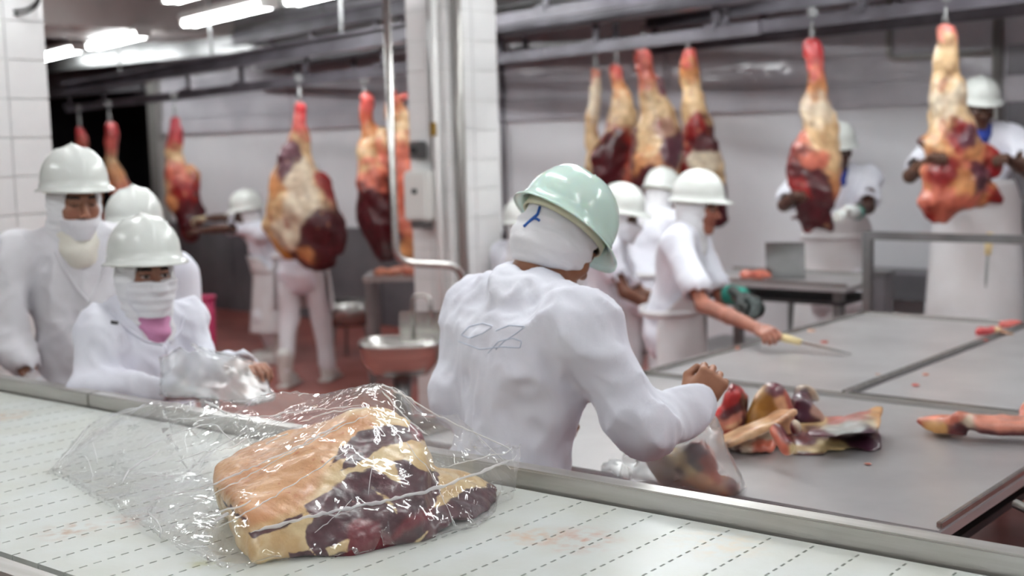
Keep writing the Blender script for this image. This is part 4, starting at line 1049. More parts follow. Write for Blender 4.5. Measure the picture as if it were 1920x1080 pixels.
# ------------------------------------------------------------------ people
def hat_mesh(sc=1.0):
    n = 56; rows = []
    ths = np.arange(n) * 2 * math.pi / n
    def ring(kind, v):
        out = []
        for t in ths:
            c, s = math.cos(t), math.sin(t)                 # front is +y (s = 1)
            ax, ay, hz = .113, .136, .122
            if kind == 'dome':
                f = v * math.pi / 2; r = math.sin(f) ** .92; z = hz * math.cos(f) ** .9
                x, y = ax * r * c, ay * r * s
                k = math.exp(-(x / .016) ** 2) * .007 * (1 - v ** 6)
                k += .004 * (math.exp(-((abs(x) - .052) / .010) ** 2)) * (1 - v ** 4)
                z += k * math.cos(f) + k * .3; x *= 1 + k * .5; y *= 1 + k * 2.0
            else:
                o, z = v; fr = max(0, s) ** 1.6
                x, y = (ax + o) * c, (ay + o) * s
                if o > .004:
                    y += .032 * fr * (o / .018); z -= .010 * fr * (o / .018)
            out.append((x * sc, y * sc, z * sc))
        return out
    for v in (.02, .1, .2, .3, .4, .5, .6, .7, .8, .9, .97, 1.0): rows.append(ring('dome', v))
    for q in ((.0035, -.006), (.004, -.018), (.010, -.021), (.018, -.026), (.0185, -.031), (.010, -.027), (.002, -.023)): rows.append(ring('rim', q))
    outer = len(rows)
    for v in (.98, .9, .7, .5, .3, .1, .03):
        rows.append([(x * .965, y * .965, z * .965 - .002) for x, y, z in ring('dome', v)])
    V = [p for r in rows for p in r]; Fs = []
    for i in range(len(rows) - 1):
        for k in range(n): Fs.append((i*n+k, (i+1)*n+k, (i+1)*n+(k+1) % n, i*n+(k+1) % n))
    tv = len(V); V.append((0, 0, .137 * sc)); V.append((0, 0, .122 * sc)); L = len(rows) - 1
    for k in range(n):
        Fs.append((tv, k, (k+1) % n)); Fs.append((tv + 1, L*n+(k+1) % n, L*n+k))
    return V, Fs
_hat_src = {}
def hat(parent, Mx, mt):
    key = mt.name
    if key not in _hat_src:
        o = MB().add(*hat_mesh()).build('hard_hat', mt, parent, smooth=True)
        _hat_src[key] = o.data
        b = MB(); th = np.linspace(0, 2*math.pi, 33)
        V = []; Fs = []
        for r, z in ((.098, -.004), (.100, -.036), (.104, -.036), (.103, -.002)):
            for t in th[:-1]: V.append((r * math.cos(t), r * 1.17 * math.sin(t), z))
        for i in range(4):
            for k in range(32): Fs.append((i*32+k, i*32+(k+1) % 32, ((i+1) % 4)*32+(k+1) % 32, ((i+1) % 4)*32+k))
        hb = b.add(V, Fs).build('headband', M['band'], o, smooth=True); _hat_src[key + 'b'] = hb.data
    else:
        o = ob('hard_hat', _hat_src[key], None, parent); ob('headband', _hat_src[key + 'b'], None, o)
    o.matrix_local = Mx
    return o

def hand_mesh(wr, dr, nz, side, curl, h, col, size=1.0, spread=1.0, thumb_in=.3):
    """wr wrist, dr finger direction, nz back of the hand, side +1 when the thumb lies to the +y of (dr, nz x dr)"""
    x = np.array(dr, float); x /= np.linalg.norm(x); z = np.array(nz, float); z -= x * (z @ x); z /= np.linalg.norm(z); y = np.cross(z, x)
    Mh = np.stack([x, y, z], 1)
    f = Field(h); f.far = .03
    f.add(Box((.048, 0, 0), (.045, .040, .014), .012), .012).add(Cone((-.07, 0, 0), (.02, 0, 0), .026, .027), .015)
    f.add(Ell((.035, .028 * side, -.012), (.032, .018, .016)), .012)
    for i, (yy, ln) in enumerate(((.031, .072), (.0105, .082), (-.0105, .077), (-.030, .060))):
        yy *= side; p = np.array([.088 - abs(i - 1.2) * .005, yy, .002]); a = 0.0; rr = [.0098, .0090, .0082, .0072]
        for j, fr in enumerate((.44, .32, .24)):
            a += math.radians(curl * (.8, 1.0, .7)[j]); d = np.array([math.cos(a), (yy * .10 * spread / .03) * math.cos(a), -math.sin(a)])
            q = p + d * ln * fr; f.add(Cone(p, q, rr[j], rr[j+1]), .004); p = q
    t0 = np.array([.018, .036 * side, -.008]); t1 = np.array([.052, (.062 - .03 * thumb_in) * side, -.020 - .02 * thumb_in]); t2 = np.array([.082, (.066 - .07 * thumb_in) * side, -.026 - .03 * thumb_in])
    f.add(Cone(t0, t1, .0135, .0110), .008).add(Cone(t1, t2, .0108, .0085), .004)
    V, Fq = f.mesh()
    return (V * size) @ Mh.T + np.array(wr), Fq, np.tile(lin(col), (len(V), 1)) * (1 - .12 * np.clip((V[:, :1] - .09) / .06, 0, 1))

def head_field(h):
    f = Field(h); f.far = .05
    f.add(Ell((0, -.014, .024), (.075, .096, .094)), .02).add(Ell((0, .030, -.030), (.060, .064, .084)), .03)
    f.add(Cone((0, .050, -.090), (0, .068, -.098), .030, .020), .025)
    for s in (-1, 1):
        f.add(Cone((s*.050, .0, -.065), (s*.018, .066, -.098), .020, .018), .02)
        f.add(Ell((s*.036, .062, -.022), (.026, .024, .024)), .02)
        f.add(Ell((s*.077, -.008, -.006), (.009, .021, .031)), .006)
    f.add(Cone((-.034, .084, .030), (.034, .084, .030), .012, .012), .014)
    for s in (-1, 1):
        f.sub(Ell((s*.031, .101, .010), (.016, .014, .011)), .010); f.add(Ell((s*.031, .080, .010), .0125), .002)
        f.add(Cone((s*.018, .088, .0175), (s*.044, .082, .0165), .0045, .004), .004)
    f.add(Cone((0, .090, .016), (0, .114, -.024), .008, .0125), .010)
    for s in (-1, 1): f.add(Ell((s*.011, .103, -.030), (.009, .010, .008)), .006)
    f.add(Cone((-.018, .087, -.056), (.018, .087, -.056), .0065, .0065), .006).add(Cone((-.015, .087, -.066), (.015, .087, -.066), .0075, .0075), .006)
    f.add(Cone((0, -.026, -.05), (0, -.034, -.125), .056, .052), .025)
    return f

def person(label, base, fdir, H=1.72, lean=0.0, side=0.0, head=(0, 0, 0), head_at=None, arms=None, skin=(150, 104, 80), coat='coat', mt_coat=None, hatm='hat',
           mask=None, hood='full', apron=False, near=False, turtleneck=None, stance=(.10, .10), steps=(0, 0), hat_tilt=4.0, cuffs=True, legs=True, brow=(40, 28, 24), gloves=None, width=1.0,
           collar=True, apron_rng=(1.20, .36), eyes='open', seed=1, apron_w=1.0, arm_r=1.0, collar_z=-.125):
    th = math.atan2(-fdir[0], fdir[1]); root = empty('person', tuple(base), th, label=label, cat='person')
    Rz = np.array(Matrix.Rotation(th, 3, 'Z')); base = np.array(base, float); s = H / 1.72
    toL = lambda w: Rz.T @ (np.array(w, float) - base)
    rl = np.array(Matrix.Rotation(math.radians(-lean), 3, 'X') @ Matrix.Rotation(math.radians(side), 3, 'Y'))
    pel = np.array([0, 0, .95 * s])
    if head_at is not None:      # stand below the head
        off = rl @ (np.array([0, .02, .545]) * s) + np.array([0, .015, .080]) * s + np.array([0, .06 * math.sin(math.radians(head[1])), -.04 * (1 - math.cos(math.radians(head[1])))])
        base[:2] = np.array(head_at)[:2] - (Rz @ off)[:2]; pel[2] = head_at[2] - base[2] - off[2]
        root.location = tuple(base)
    up = lambda h, x=0, y=0: pel + rl @ (np.array([x, y, h]) * s)
    nb = up(.50); hc = up(.50) + rl @ np.array([0, .02, .045]) * s + np.array([0, .015, .080]) * s
    if head_at is not None: hc = toL(head_at)
    HM = rotm(*head); hp = lambda p: HM @ np.array(p, float) + hc
    sh = {'L': up(.445, -.185 * width), 'R': up(.445, .185 * width)}
    arms = arms or {}
    el, wr, hd = {}, {}, {}
    for k, sg in (('L', -1), ('R', 1)):
        if k in arms: el[k], wr[k] = toL(arms[k][0]), toL(arms[k][1])
        else: el[k] = sh[k] + np.array([sg * .05, .03, -.27]) * s; wr[k] = el[k] + np.array([-sg * .06, .20, -.10]) * s
    hip = {'L': np.array([-.09 * s, 0, pel[2] - .05 * s]), 'R': np.array([.09 * s, 0, pel[2] - .05 * s])}
    sq = max(0, .95 * s - pel[2])
    ank = {'L': np.array([-stance[0], steps[0], .09]) , 'R': np.array([stance[1], steps[1], .09])}
    kne = {k: (hip[k] + ank[k]) / 2 + np.array([0, .035 + .8 * sq, .02]) for k in 'LR'}
    hb, hc_ = (.009, .0035) if near else (.015, .0075)
    # --- body: one skin mesh (torso, limbs, head with face, hands)
    f = Field(.016)
    f.add(Ell(up(.28), (.14*width*s, .082*s, .19*s), rl), .03).add(Ell(up(.05), (.13*width*s, .09*s, .16*s), rl), .03)
    f.add(Cone(nb + [0, -.005, -.03], hp((0, -.03, -.06)), .058, .055), .03)
    fa = Field(.008 if near else .012)
    for k in 'LR':
        f.add(Cone(nb - [0, 0, .02], sh[k], .040, .034), .03)
        a_ = fa if coat == 'shirt' else f
        a_.add(Cone(sh[k], el[k], .040*s, .038*s), .02).add(Cone(el[k], (el[k] + wr[k]) / 2, .042*s, .038*s), .015).add(Cone((el[k] + wr[k]) / 2, wr[k], .038*s, .027*s), .015)
        f.add(Cone(hip[k], kne[k], .075*s, .052*s), .03).add(Cone(kne[k], ank[k], .05*s, .036*s), .02)
    parts = []
    Vb, Fb = f.mesh(); parts.append((Vb, Fb, np.tile(lin(skin), (len(Vb), 1))))
    if fa.ops:
        Vb, Fb = fa.mesh(); parts.append((Vb, Fb, np.tile(lin(skin), (len(Vb), 1)) * (1 + .06 * Noise(seed, 6)(Vb))[:, None]))
    hf_ = head_field(hc_); Vh, Fh = hf_.mesh()
    C = np.tile(lin(skin), (len(Vh), 1)); x, y, z = Vh.T
    rosy = np.exp(-((np.abs(x) - .038) / .02)**2 - ((z + .025) / .022)**2) * (y > .03) + .8 * np.exp(-(x / .014)**2 - ((z + .024) / .016)**2) * (y > .09)
    C *= (1 + rosy[:, None] * np.array([.08, -.10, -.10]))
    lips = (y > .075) & (np.abs(x) < .024) & (np.abs(z + .061) < .0115 - .15 * np.abs(x)); C[lips] = lin(skin) * np.array([.95, .62, .62])
    br = (y > .06) & (np.abs(np.abs(x) - .033) < .020) & (np.abs(z - .034 + .10 * np.abs(np.abs(x) - .030)) < .0055); C[br] = lin(brow)
    for sg in (-1, 1):
        d = np.sqrt((x - sg*.031)**2 + ((z - .0095) * 1.25)**2)
        if eyes == 'open':
            ey = (y > .075) & (np.abs(x - sg*.031) < .0125) & (np.abs(z - .0095) < .0062 * np.sqrt(np.clip(1 - ((x - sg*.031)/.0125)**2, 0, 1)) + .0006)
            C[ey] = lin((214, 206, 200)); C[ey & (d < .0068)] = lin((48, 30, 22))
            lid = (y > .07) & (np.abs(x - sg*.031) < .015) & (np.abs(z - .0165 + 14 * (x - sg*.031)**2) < .0022); C[lid] = lin((50, 34, 30))
        else:
            lid = (y > .07) & (np.abs(x - sg*.031) < .0145) & (np.abs(z - .0035 - 14 * (x - sg*.031)**2) < .0026); C[lid] = lin((44, 30, 26))
            C[(y > .07) & (d < .013) & ~lid] *= .88
    hair = (y < .05) & (z > .06); C[hair] = lin(brow)
    parts.append((Vh @ HM.T + hc, Fh, C))
    for k, sg in (('L', -1), ('R', 1)):
        spec = (arms[k][2] if k in arms and len(arms[k]) > 2 else {})
        dr = wr[k] - el[k]; dr = dr / np.linalg.norm(dr)
        if 'dir' in spec: dr = Rz.T @ np.array(spec['dir'], float)
        nzv = Rz.T @ np.array(spec['back'], float) if 'back' in spec else np.array([0, -.2, 1.0])
        # thumb of the right hand lies to the left of the finger direction seen from the back of the hand
        hcol = (gloves or {}).get(k, skin)
        V_, F_q, C_ = hand_mesh(wr[k] + dr * .02, dr, nzv, 1 if k == 'R' else -1, spec.get('curl', 35), .0035 if near else .006, hcol, s ** .5)
        parts.append((V_, F_q, C_)); hd[k] = wr[k] + dr * .09
    Vb, Fb, Cb = join(parts); me = mesh_np('body', Vb, Fb); set_col(me, np.clip(Cb, 0, 1)); ob('body', me, M['skin'], root)
    # --- coat or shirt
    mt_coat = mt_coat or M['coat']
    f = Field(hb); e = .022
    f.add(Ell(up(.30), (.178*width*s, .125*s, .225*s), rl), .03).add(Ell(up(.06), (.165*width*s, .130*s, .20*s), rl), .05)
    f.add(Ell(pel + [0, 0, -.06*s], (.178*width*s, .135*s, .17*s)), .05)
    f.add(Ell(up(.40, 0, -.03), (.14*width*s, .085*s, .12*s), rl), .05)
    for k in 'LR':
        f.add(Cone(up(.485, (.06 if k == 'R' else -.06), -.01), sh[k], .074*s, .078*s), .05)
        f.add(Cone(up(.36, (.09 if k == 'R' else -.09), -.03), sh[k], .09*s, .075*s), .05)
        if coat == 'coat':
            f.add(Cone(sh[k], el[k], .078*s*arm_r**.5, .066*s*arm_r), .04)
            w2 = el[k] + (wr[k] - el[k]) * 1.02
            f.add(Cone(el[k], w2, .066*s*arm_r, .052*s*arm_r), .03)
            f.add(Cone(hip[k] * [1, 1, .98], hip[k] + (kne[k] - hip[k]) * .55, .115*s, .115*s), .05)
        else:
            q = sh[k] + (el[k] - sh[k]) * .72
            f.add(Cone(sh[k], q, .074*s, .078*s), .035)
    if collar:
        f.add(Cone(nb + [0, -.012, -.035], hp((0, -.034, collar_z)), .088*s, .076*s), .02)
        f.sub(Cone(nb + [0, .01, .01], hp((0, -.020, -.03)), .060*s, .064*s), .008)
        f.sub(Cone(hp((0, .12, -.15)), nb + rl @ np.array([0, .15, -.03]), .05, .03), .012)
    if coat == 'coat':
        for k in 'LR': f.sub(Cone(el[k] + (wr[k] - el[k]) * 1.05, wr[k] + (wr[k] - el[k]) * .3, .042, .050), .004)
    else:
        for k in 'LR':
            q = sh[k] + (el[k] - sh[k]) * .70; f.sub(Cone(q, el[k], .056*s, .070*s), .006)
    n1, n2, n3 = Noise(seed, 3.0, aniso=(1, 1, .7)), Noise(seed + 1, 4.6, aniso=(1.1, 1.1, .75)), Noise(seed + 2, 10, aniso=(1.2, 1.2, .8))
    A_ = 1.35 if near else .8
    Vc, Fc = f.mesh(lambda P: A_ * (.007 * n1(P) + .012 * np.abs(n2(P)) + .004 * np.abs(n3(P))) - .007)
    cname = 'coat' if coat == 'coat' else 'shirt'
    oc = ob(cname, mesh_np(cname, Vc, Fc), mt_coat, root)
    # --- trousers and boots
    if legs:
        f = Field(.015); f.add(Ell((0, 0, pel[2] - .05*s), (.165*width*s, .12*s, .12*s)), .04)
        for k in 'LR': f.add(Cone(hip[k], kne[k], .095*s, .075*s), .03).add(Cone(kne[k], ank[k] + [0, 0, .05], .074*s, .062*s), .03)
        Vt, Ft = f.mesh(lambda P: .005 * n1(P) + .004 * n2(P)); ob('trousers', mesh_np('trousers', Vt, Ft), M['coat2'], root)
        for k in 'LR':
            f = Field(.01); a = ank[k]
            f.add(Cone(a + [0, 0, .14], a + [0, 0, -.01], .062, .052), .02).add(Ell(a + [0, .075, -.045], (.048, .125, .048)), .03).add(Box(a + [0, .06, -.077], (.05, .145, .012), .01), .008)
            f.cut(Box((a[0], a[1], 1.0), (.5, .6, 1.0), 0), .002)
            Vt, Ft = f.mesh(); ob('boot', mesh_np('boot', Vt, Ft), M['boot'], root)
    # --- hood
    if hood:
        f = Field(.005 if near else .008); f.far = .05
        f.add(Ell((0, -.014, .022), (.088, .110, .108)), .02)
        if hood == 'full':
            f.add(Cone((0, -.018, -.03), (0, -.030, -.12), .090, .085), .03).add(Cone((0, -.030, -.12), (0, -.040, -.19), .086, .105), .03)
            f.sub(Cone((0, .13, .030), (0, .13, -.048), .082, .072), .008)
            f.sub(Cone((0, .10, .016), (0, .105, -.040), .066, .058), .008)
        else:   # wrap around the crown, nape and jaw free
            f.add(Ell((0, -.030, -.030), (.090, .095, .075)), .03)
            f.sub(Cone((0, .12, .04), (0, .12, -.12), .075, .09), .01)
            f.sub(Box((0, -.02, -.172), (.2, .25, .095), .01, rotm(0, -22, 0)), .012)
        nh, nh2 = Noise(seed + 5, 9, aniso=(.7, .7, 2.2)), Noise(seed + 6, 16, aniso=(.5, .5, 2.4))
        Vd, Fd = f.mesh(lambda P: .0035 * np.abs(nh(P)) + .002 * nh2(P) - .002)
        oh = ob('hood', mesh_np('hood', Vd @ HM.T + hc, Fd), M['hood'], root)
    else: oh = None
    # --- face mask
    if mask:
        ztop = {'full': -.006, 'low': -.044, 'chin': -.052}[mask]
        f = Field(.0035 if near else .006); f.far = .05; g = .016 if mask == 'full' else .010
        f.add(Ell((0, .030, -.030), (.062 + g, .064 + g, .088 + g)), .02).add(Cone((0, .050, -.090), (0, .074, -.098), .034 + g, .022 + g), .03)
        f.add(Cone((0, .090, .016), (0, .114, -.026), .008 + g, .012 + g), .022).add(Cone((-.022, .082, -.060), (.022, .082, -.060), .016 + g, .016 + g), .02)
        for sg in (-1, 1): f.add(Ell((sg*.036, .062, -.022), (.026 + g, .024 + g, .026 + g)), .02)
        f.cut(Box((0, .105, (ztop - .122) / 2), (.080 if mask == 'full' else .074, .098, (ztop + .122) / 2), .012, rotm(0, 3, 0)), .004)
        Vm, Fm = f.mesh(lambda P: (.0016 if mask == 'full' else .0006) * np.sin(P[:, 2] * 2 * math.pi / .028) * (P[:, 1] > .05) + .002 * Noise(seed + 8, 12)(P))
        om = ob('face_mask', mesh_np('face_mask', Vm @ HM.T + hc, Fm), M['mask'], root)
        for sg in (-1, 1):
            for zz in (ztop - .006, ztop - .055):
                MB().tube([hp((sg*.068, .03, zz)), hp((sg*.086, -.005, -.005 if zz > ztop - .03 else -.02))], .0018, 5).build('ear_loop', M['mask'], om, smooth=True)
    if turtleneck:
        f = Field(.007); f.add(Cone(hp((0, -.014, -.118)), nb + rl @ np.array([0, .02, -.01]), .074*s, .082*s), .02)
        f.add(Cone(nb + rl @ np.array([0, .03, 0]), nb + rl @ np.array([0, .075, -.05]), .075*s, .055*s), .03)
        if turtleneck == 'bib': f.add(Ell(nb + rl @ np.array([0, .06, -.08]), (.085, .075, .12)), .03)
        f.sub(Cone(hp((0, -.01, -.02)), hp((0, -.018, -.10)), .062, .062), .006)
        Vm, Fm = f.mesh(lambda P: .0022 * np.sin(P[:, 2] * 2 * math.pi / .045 + 3 * n1(P)) + .004 * n2(P))
        ob('scarf' if turtleneck == 'pink' else 'turtleneck', mesh_np('neck', Vm, Fm), M['pink'] if turtleneck == 'pink' else (M['blue'] if turtleneck == 'blue' else M['knit']), root)
    # --- hat
    if hatm:
        Mx = Matrix.Translation(hc) @ Matrix(HM.tolist()).to_4x4() @ Matrix.Translation((0, -.008, .074)) @ Matrix.Rotation(math.radians(hat_tilt), 4, 'X')
        hat(root, Mx, M[hatm])
    # --- apron
    if apron:
        zt, zb = apron_rng[0] * s - sq, apron_rng[1]; nu, nv = 26, 26; Vp = []; na = Noise(seed + 12, 2.2, aniso=(1.4, 1.4, .35))
        for lay in (0, 1):
            for j in range(nv):
                t = j / (nv - 1); z = zt + (zb - zt) * t
                cy = math.tan(math.radians(lean)) * max(0, z - pel[2])
                wd_ = (.55 + .45 * min(1, t / .22)) if t < .22 else 1.0
                for i in range(nu):
                    a = math.radians(-92 + 184 * i / (nu - 1)) * wd_
                    fl = 1 + .22 * max(0, t - .25); rx, ry = (.212 * width * s * fl * apron_w, (.165 + .02 * t) * s * fl)
                    p = np.array([rx * math.sin(a), cy + ry * math.cos(a), z]); q = .014 * na(p[None])[0] * t + .004
                    r_ = 1 + (q - .005 * lay) / .2; Vp.append((p[0] * r_, cy + (p[1] - cy) * r_, z))
        Fp = []; o1 = nu * nv
        for j in range(nv - 1):
            for i in range(nu - 1):
                a = j*nu + i; Fp.append((a, a+1, a+nu+1, a+nu)); Fp.append((o1+a, o1+a+nu, o1+a+nu+1, o1+a+1))
        for i in range(nu - 1): Fp.append((i, o1+i, o1+i+1, i+1)); a = (nv-1)*nu + i; Fp.append((a, a+1, o1+a+1, o1+a))
        for j in range(nv - 1): a = j*nu; Fp.append((a, a+nu, o1+a+nu, o1+a)); a = j*nu + nu - 1; Fp.append((a, o1+a, o1+a+nu, a+nu))
        oa = ob('apron', mesh_np('apron', Vp, Fp), M['apron'], root)
        b = MB(); zz = pel[2] + .07 * s; cy = math.sin(math.radians(lean)) * .07 * s
        V2, F2 = [], []
        for r0_, z_ in ((.218, zz - .018), (.218, zz + .018), (.210, zz + .018), (.210, zz - .018)):
            for k in range(40):
                t = 2*math.pi*k/40; V2.append((r0_ * width * s * apron_w * math.sin(t), cy + (r0_ - .045) * s * math.cos(t), z_))
        for i in range(4):
            for k in range(40): F2.append((i*40+k, i*40+(k+1) % 40, ((i+1) % 4)*40+(k+1) % 40, ((i+1) % 4)*40+k))
        b.add(V2, F2).build('apron_string', M['apron'], oa, smooth=True)
    return dict(root=root, coat=oc, hood=oh, th=th, hands=hd, Rz=Rz, base=base, hc=hc, HM=HM)

def stroke(obj_, pts, r, parent, mt, name):
    """printed line on a cloth surface, laid along pixels of the photograph's view"""
    me = obj_.data; mw = obj_.parent.matrix_world if False else (Matrix.Translation(obj_.parent.location) @ obj_.parent.rotation_euler.to_matrix().to_4x4())
    vv = [mw @ v.co for v in me.vertices]; bv_ = BVHTree.FromPolygons(vv, [tuple(p.vertices) for p in me.polygons]); inv = mw.inverted(); out = []
    P = np.array(pts, float); seg = np.linalg.norm(np.diff(P, axis=0), axis=1); T = np.concatenate([[0], np.cumsum(seg)])
    for t in np.linspace(0, T[-1], max(4, int(T[-1] / 4))):
        n = ray(np.interp(t, T, P[:, 0]), np.interp(t, T, P[:, 1])); n = n / np.linalg.norm(n)
        h = bv_.ray_cast(Vector((0, 0, CAM_H)), Vector(n))
        if h[0] is not None: out.append(np.array(inv @ (h[0] - Vector(n) * r * .3)))
    if len(out) > 2: MB().tube(out, r, 5).build(name, mt, parent, smooth=True)

RIGHT = np.array([.77, .637, 0]); AWAY = np.array([-.637, .77, 0])
def fd(r, a): v = RIGHT * r + AWAY * a; return v[:2] / np.linalg.norm(v[:2])

# the worker in the mint hat bagging meat, seen from behind
w6 = WZ(985, 900, .95) * 0; w6b = W(965, 880, 3.08)
P6 = person('worker in mint green hard hat seen from behind, bagging meat at the near table', (w6b[0], w6b[1], 0), (.28, .96), 1.80, lean=13, side=0, near=True,
    head=(4, 34, 4), head_at=W(1046, 460, 3.20), hatm='hat_mint', hood='wrap', skin=(146, 98, 70), gloves={'R': (170, 120, 92)}, width=1.12, hat_tilt=-4,
    arm_r=1.22, collar_z=-.165, arms={'R': (W(1206, 800, 2.97), W(1296, 770, 3.15), dict(curl=85, dir=(.30, .35, .62), back=(.6, -.7, .2))),
          'L': (W(868, 735, 3.29), W(1010, 770, 3.49), dict(curl=60))}, seed=61)
stroke(P6['hood'], [(982, 425), (996, 412), (1008, 402), (1012, 388)], .004, P6['hood'], M['blue_print'], 'printed_mark')
stroke(P6['hood'], [(996, 412), (1004, 408), (1012, 414)], .0035, P6['hood'], M['blue_print'], 'printed_mark')
for pp in ([(865, 628), (880, 612), (905, 606), (925, 612), (905, 625), (880, 634), (865, 628)], [(930, 620), (955, 610), (985, 612), (968, 625), (945, 640), (930, 655)], [(860, 640), (900, 655), (940, 650), (975, 652), (978, 640), (960, 634), (935, 640), (915, 662)]):
    stroke(P6['coat'], pp, .0016, P6['coat'], M['faint_print'], 'printed_mark')

# the man on the left with the mask below his nose
w1 = W(150, 700, 4.45)
P1 = person('tall masked man in white hard hat at the far left, looking down', (w1[0], w1[1], 0), (.90, -.44), 1.74, near=True, lean=2,
    head=(12, 8, 0), head_at=W(141, 380, 4.46), skin=(158, 112, 88), mask='low', turtleneck='knit', eyes='down', width=1.08, seed=11, hat_tilt=9, gloves={'R': (222, 222, 226), 'L': (222, 222, 226)}, mt_coat=M['coat2'],
    arms={'R': (W(20, 640, 4.42), W(60, 706, 4.34)), 'L': (W(232, 630, 4.80), W(205, 715, 4.62))})
# the woman in the full mask holding a bag
w2 = W(290, 700, 4.02)
P2_ = person('woman in white hard hat and full face mask holding a plastic bag', (w2[0], w2[1], 0), (.995, -.06), 1.60, near=True, lean=6,
    head=(-12, 1, 0), head_at=W(274, 519, 4.10), skin=(168, 122, 100), mask='full', turtleneck='pink', width=.88, seed=21, hat_tilt=5, gloves={'R': (222, 224, 228)},
    arms={'R': (W(165, 730, 3.99), W(325, 735, 3.90), dict(curl=40)), 'L': (W(378, 690, 4.22), W(450, 690, 4.06), dict(curl=45))})
stroke(P1['coat'], [(104, 470), (118, 500), (140, 535), (165, 565)], .006, P1['coat'], M['coat2'], 'lapel_edge')
stroke(P1['coat'], [(200, 480), (190, 520), (172, 560), (160, 620), (158, 690)], .005, P1['coat'], M['coat2'], 'lapel_edge')
stroke(P2_['coat'], [(205, 585), (235, 615), (275, 640), (305, 645)], .006, P2_['coat'], M['coat'], 'collar_edge')
stroke(P2_['coat'], [(345, 590), (338, 620), (318, 642)], .006, P2_['coat'], M['coat'], 'collar_edge')
stroke(P2_['coat'], [(310, 648), (318, 690), (322, 735)], .004, P2_['coat'], M['coat'], 'placket')
stroke(P2_['coat'], [(208, 604), (220, 606)], .006, P2_['coat'], M['rubber'], 'snap_button')
w3 = W(262, 700, 5.0)
person('worker in white hard hat mostly hidden behind the masked woman', (w3[0], w3[1], 0), (.85, -.5), 1.63, head=(0, 0, 0), head_at=W(254, 442, 5.15), mask='full', seed=31, width=.88)
# far left: bending worker, hidden worker
w4 = WZ(480, 678, 0)
person('bending worker in white apron trimming the beef quarter by the doorway', (w4[0], w4[1], 0), fd(-.85, -.35), 1.47, lean=16, head=(0, 12, 0), head_at=W(464, 402, 10.3), skin=(86, 58, 46), coat='shirt', apron=True, apron_rng=(1.15, .26), seed=41, mask=None,
    arms={'R': (W(424, 428, 10.2), W(380, 432, 10.3)), 'L': (W(420, 408, 10.5), W(385, 410, 10.6))}, gloves={'L': (200, 190, 160)}, width=1.1)
w5 = WZ(575, 722, 0)
person('worker in white trousers and boots behind the big hanging beef quarter', (w5[0] - .15, w5[1] + .2, 0), fd(.2, .9), 1.66, lean=12, head_at=W(570, 345, 9.45), head=(0, 15, 0), seed=51, coat='shirt', apron=True, apron_rng=(1.12, .55), stance=(.10, .12), steps=(-.12, .16),
    arms={'L': (W(530, 420, 9.3), W(550, 400, 9.1)), 'R': (W(600, 430, 9.4), W(610, 410, 9.2))})
# workers behind the mint hat
w7 = W(1150, 600, 7.0)
person('worker in white hard hat and mask between the mint hat and the reaching man', (w7[0], w7[1], 0), fd(.75, -.15), 1.54, lean=12, head=(-12, 14, 0), head_at=W(1163, 410, 7.2), skin=(120, 80, 62), coat='shirt', mask='full', seed=71, width=1.05,
    arms={'R': (W(1172, 548, 7.05), W(1235, 580, 7.1)), 'L': (W(1200, 550, 7.45), W(1240, 560, 7.4))})
w8 = W(962, 600, 7.9)
person('worker of whom only the hat edge shows left of the mint hat', (w8[0], w8[1], 0), fd(.6, .6), 1.52, head_at=W(984, 428, 7.9), skin=(120, 80, 62), coat='shirt', seed=81)
w9 = W(1225, 600, 8.1)
person('worker whose white back shows beneath the cream beef quarter', (w9[0], w9[1], 0), fd(.5, .6), 1.56, lean=22, head=(0, 20, 0), head_at=W(1240, 372, 8.1), skin=(120, 80, 62), coat='shirt', seed=91, apron=True)
# the reaching man with the knife
w10 = W(1285, 680, 6.45)
P10 = person('man in white hard hat reaching over the table with a knife', (w10[0], w10[1], 0), fd(.86, -.34), 1.64, lean=13, head=(-6, 6, 0), head_at=W(1309, 393, 6.45), skin=(170, 112, 92), coat='shirt', apron=True, apron_rng=(1.15, .4), seed=101, width=1.12,
    arms={'R': (W(1318, 572, 6.10), WZ(1424, 617, .935), dict(curl=70, back=(.2, -.5, .8))), 'L': (W(1355, 560, 6.6), W(1385, 556, 6.3), dict(curl=60, dir=(.6, -.2, -.35)))}, gloves={'L': (60, 66, 64)})
# the two standing men on the right
w11 = W(1552, 600, 8.0)
P11 = person('man behind the ragged beef quarter, hat half hidden, teal glove cuff', (w11[0], w11[1], .30), fd(-.15, -.9), 1.66, lean=6, head=(0, 10, 0), head_at=W(1571, 286, 8.0), skin=(84, 54, 42), coat='shirt', apron=True, apron_rng=(1.16, .10), seed=111, width=1.1, turtleneck='blue',
    arms={'L': (W(1628, 390, 7.85), W(1588, 396, 7.55), dict(curl=40)), 'R': (W(1470, 385, 7.8), W(1490, 368, 7.5), dict(curl=60))}, gloves={'L': (222, 228, 226)}, hood=None)
w12 = W(1822, 600, 7.55)
P12 = person('man in white hard hat and long apron behind the tallest beef quarter', (w12[0], w12[1], .30), fd(-.25, -.9), 1.72, lean=2, head=(14, 12, 0), head_at=W(1836, 205, 7.5), skin=(96, 66, 50), coat='shirt', apron=True, apron_rng=(1.16, .14), seed=121, width=1.12, turtleneck='blue', hood=None,
    arms={'R': (W(1706, 330, 7.35), W(1745, 300, 7.05), dict(curl=50)), 'L': (W(1928, 322, 7.35), W(1890, 300, 7.1), dict(curl=50))}, apron_w=1.05)

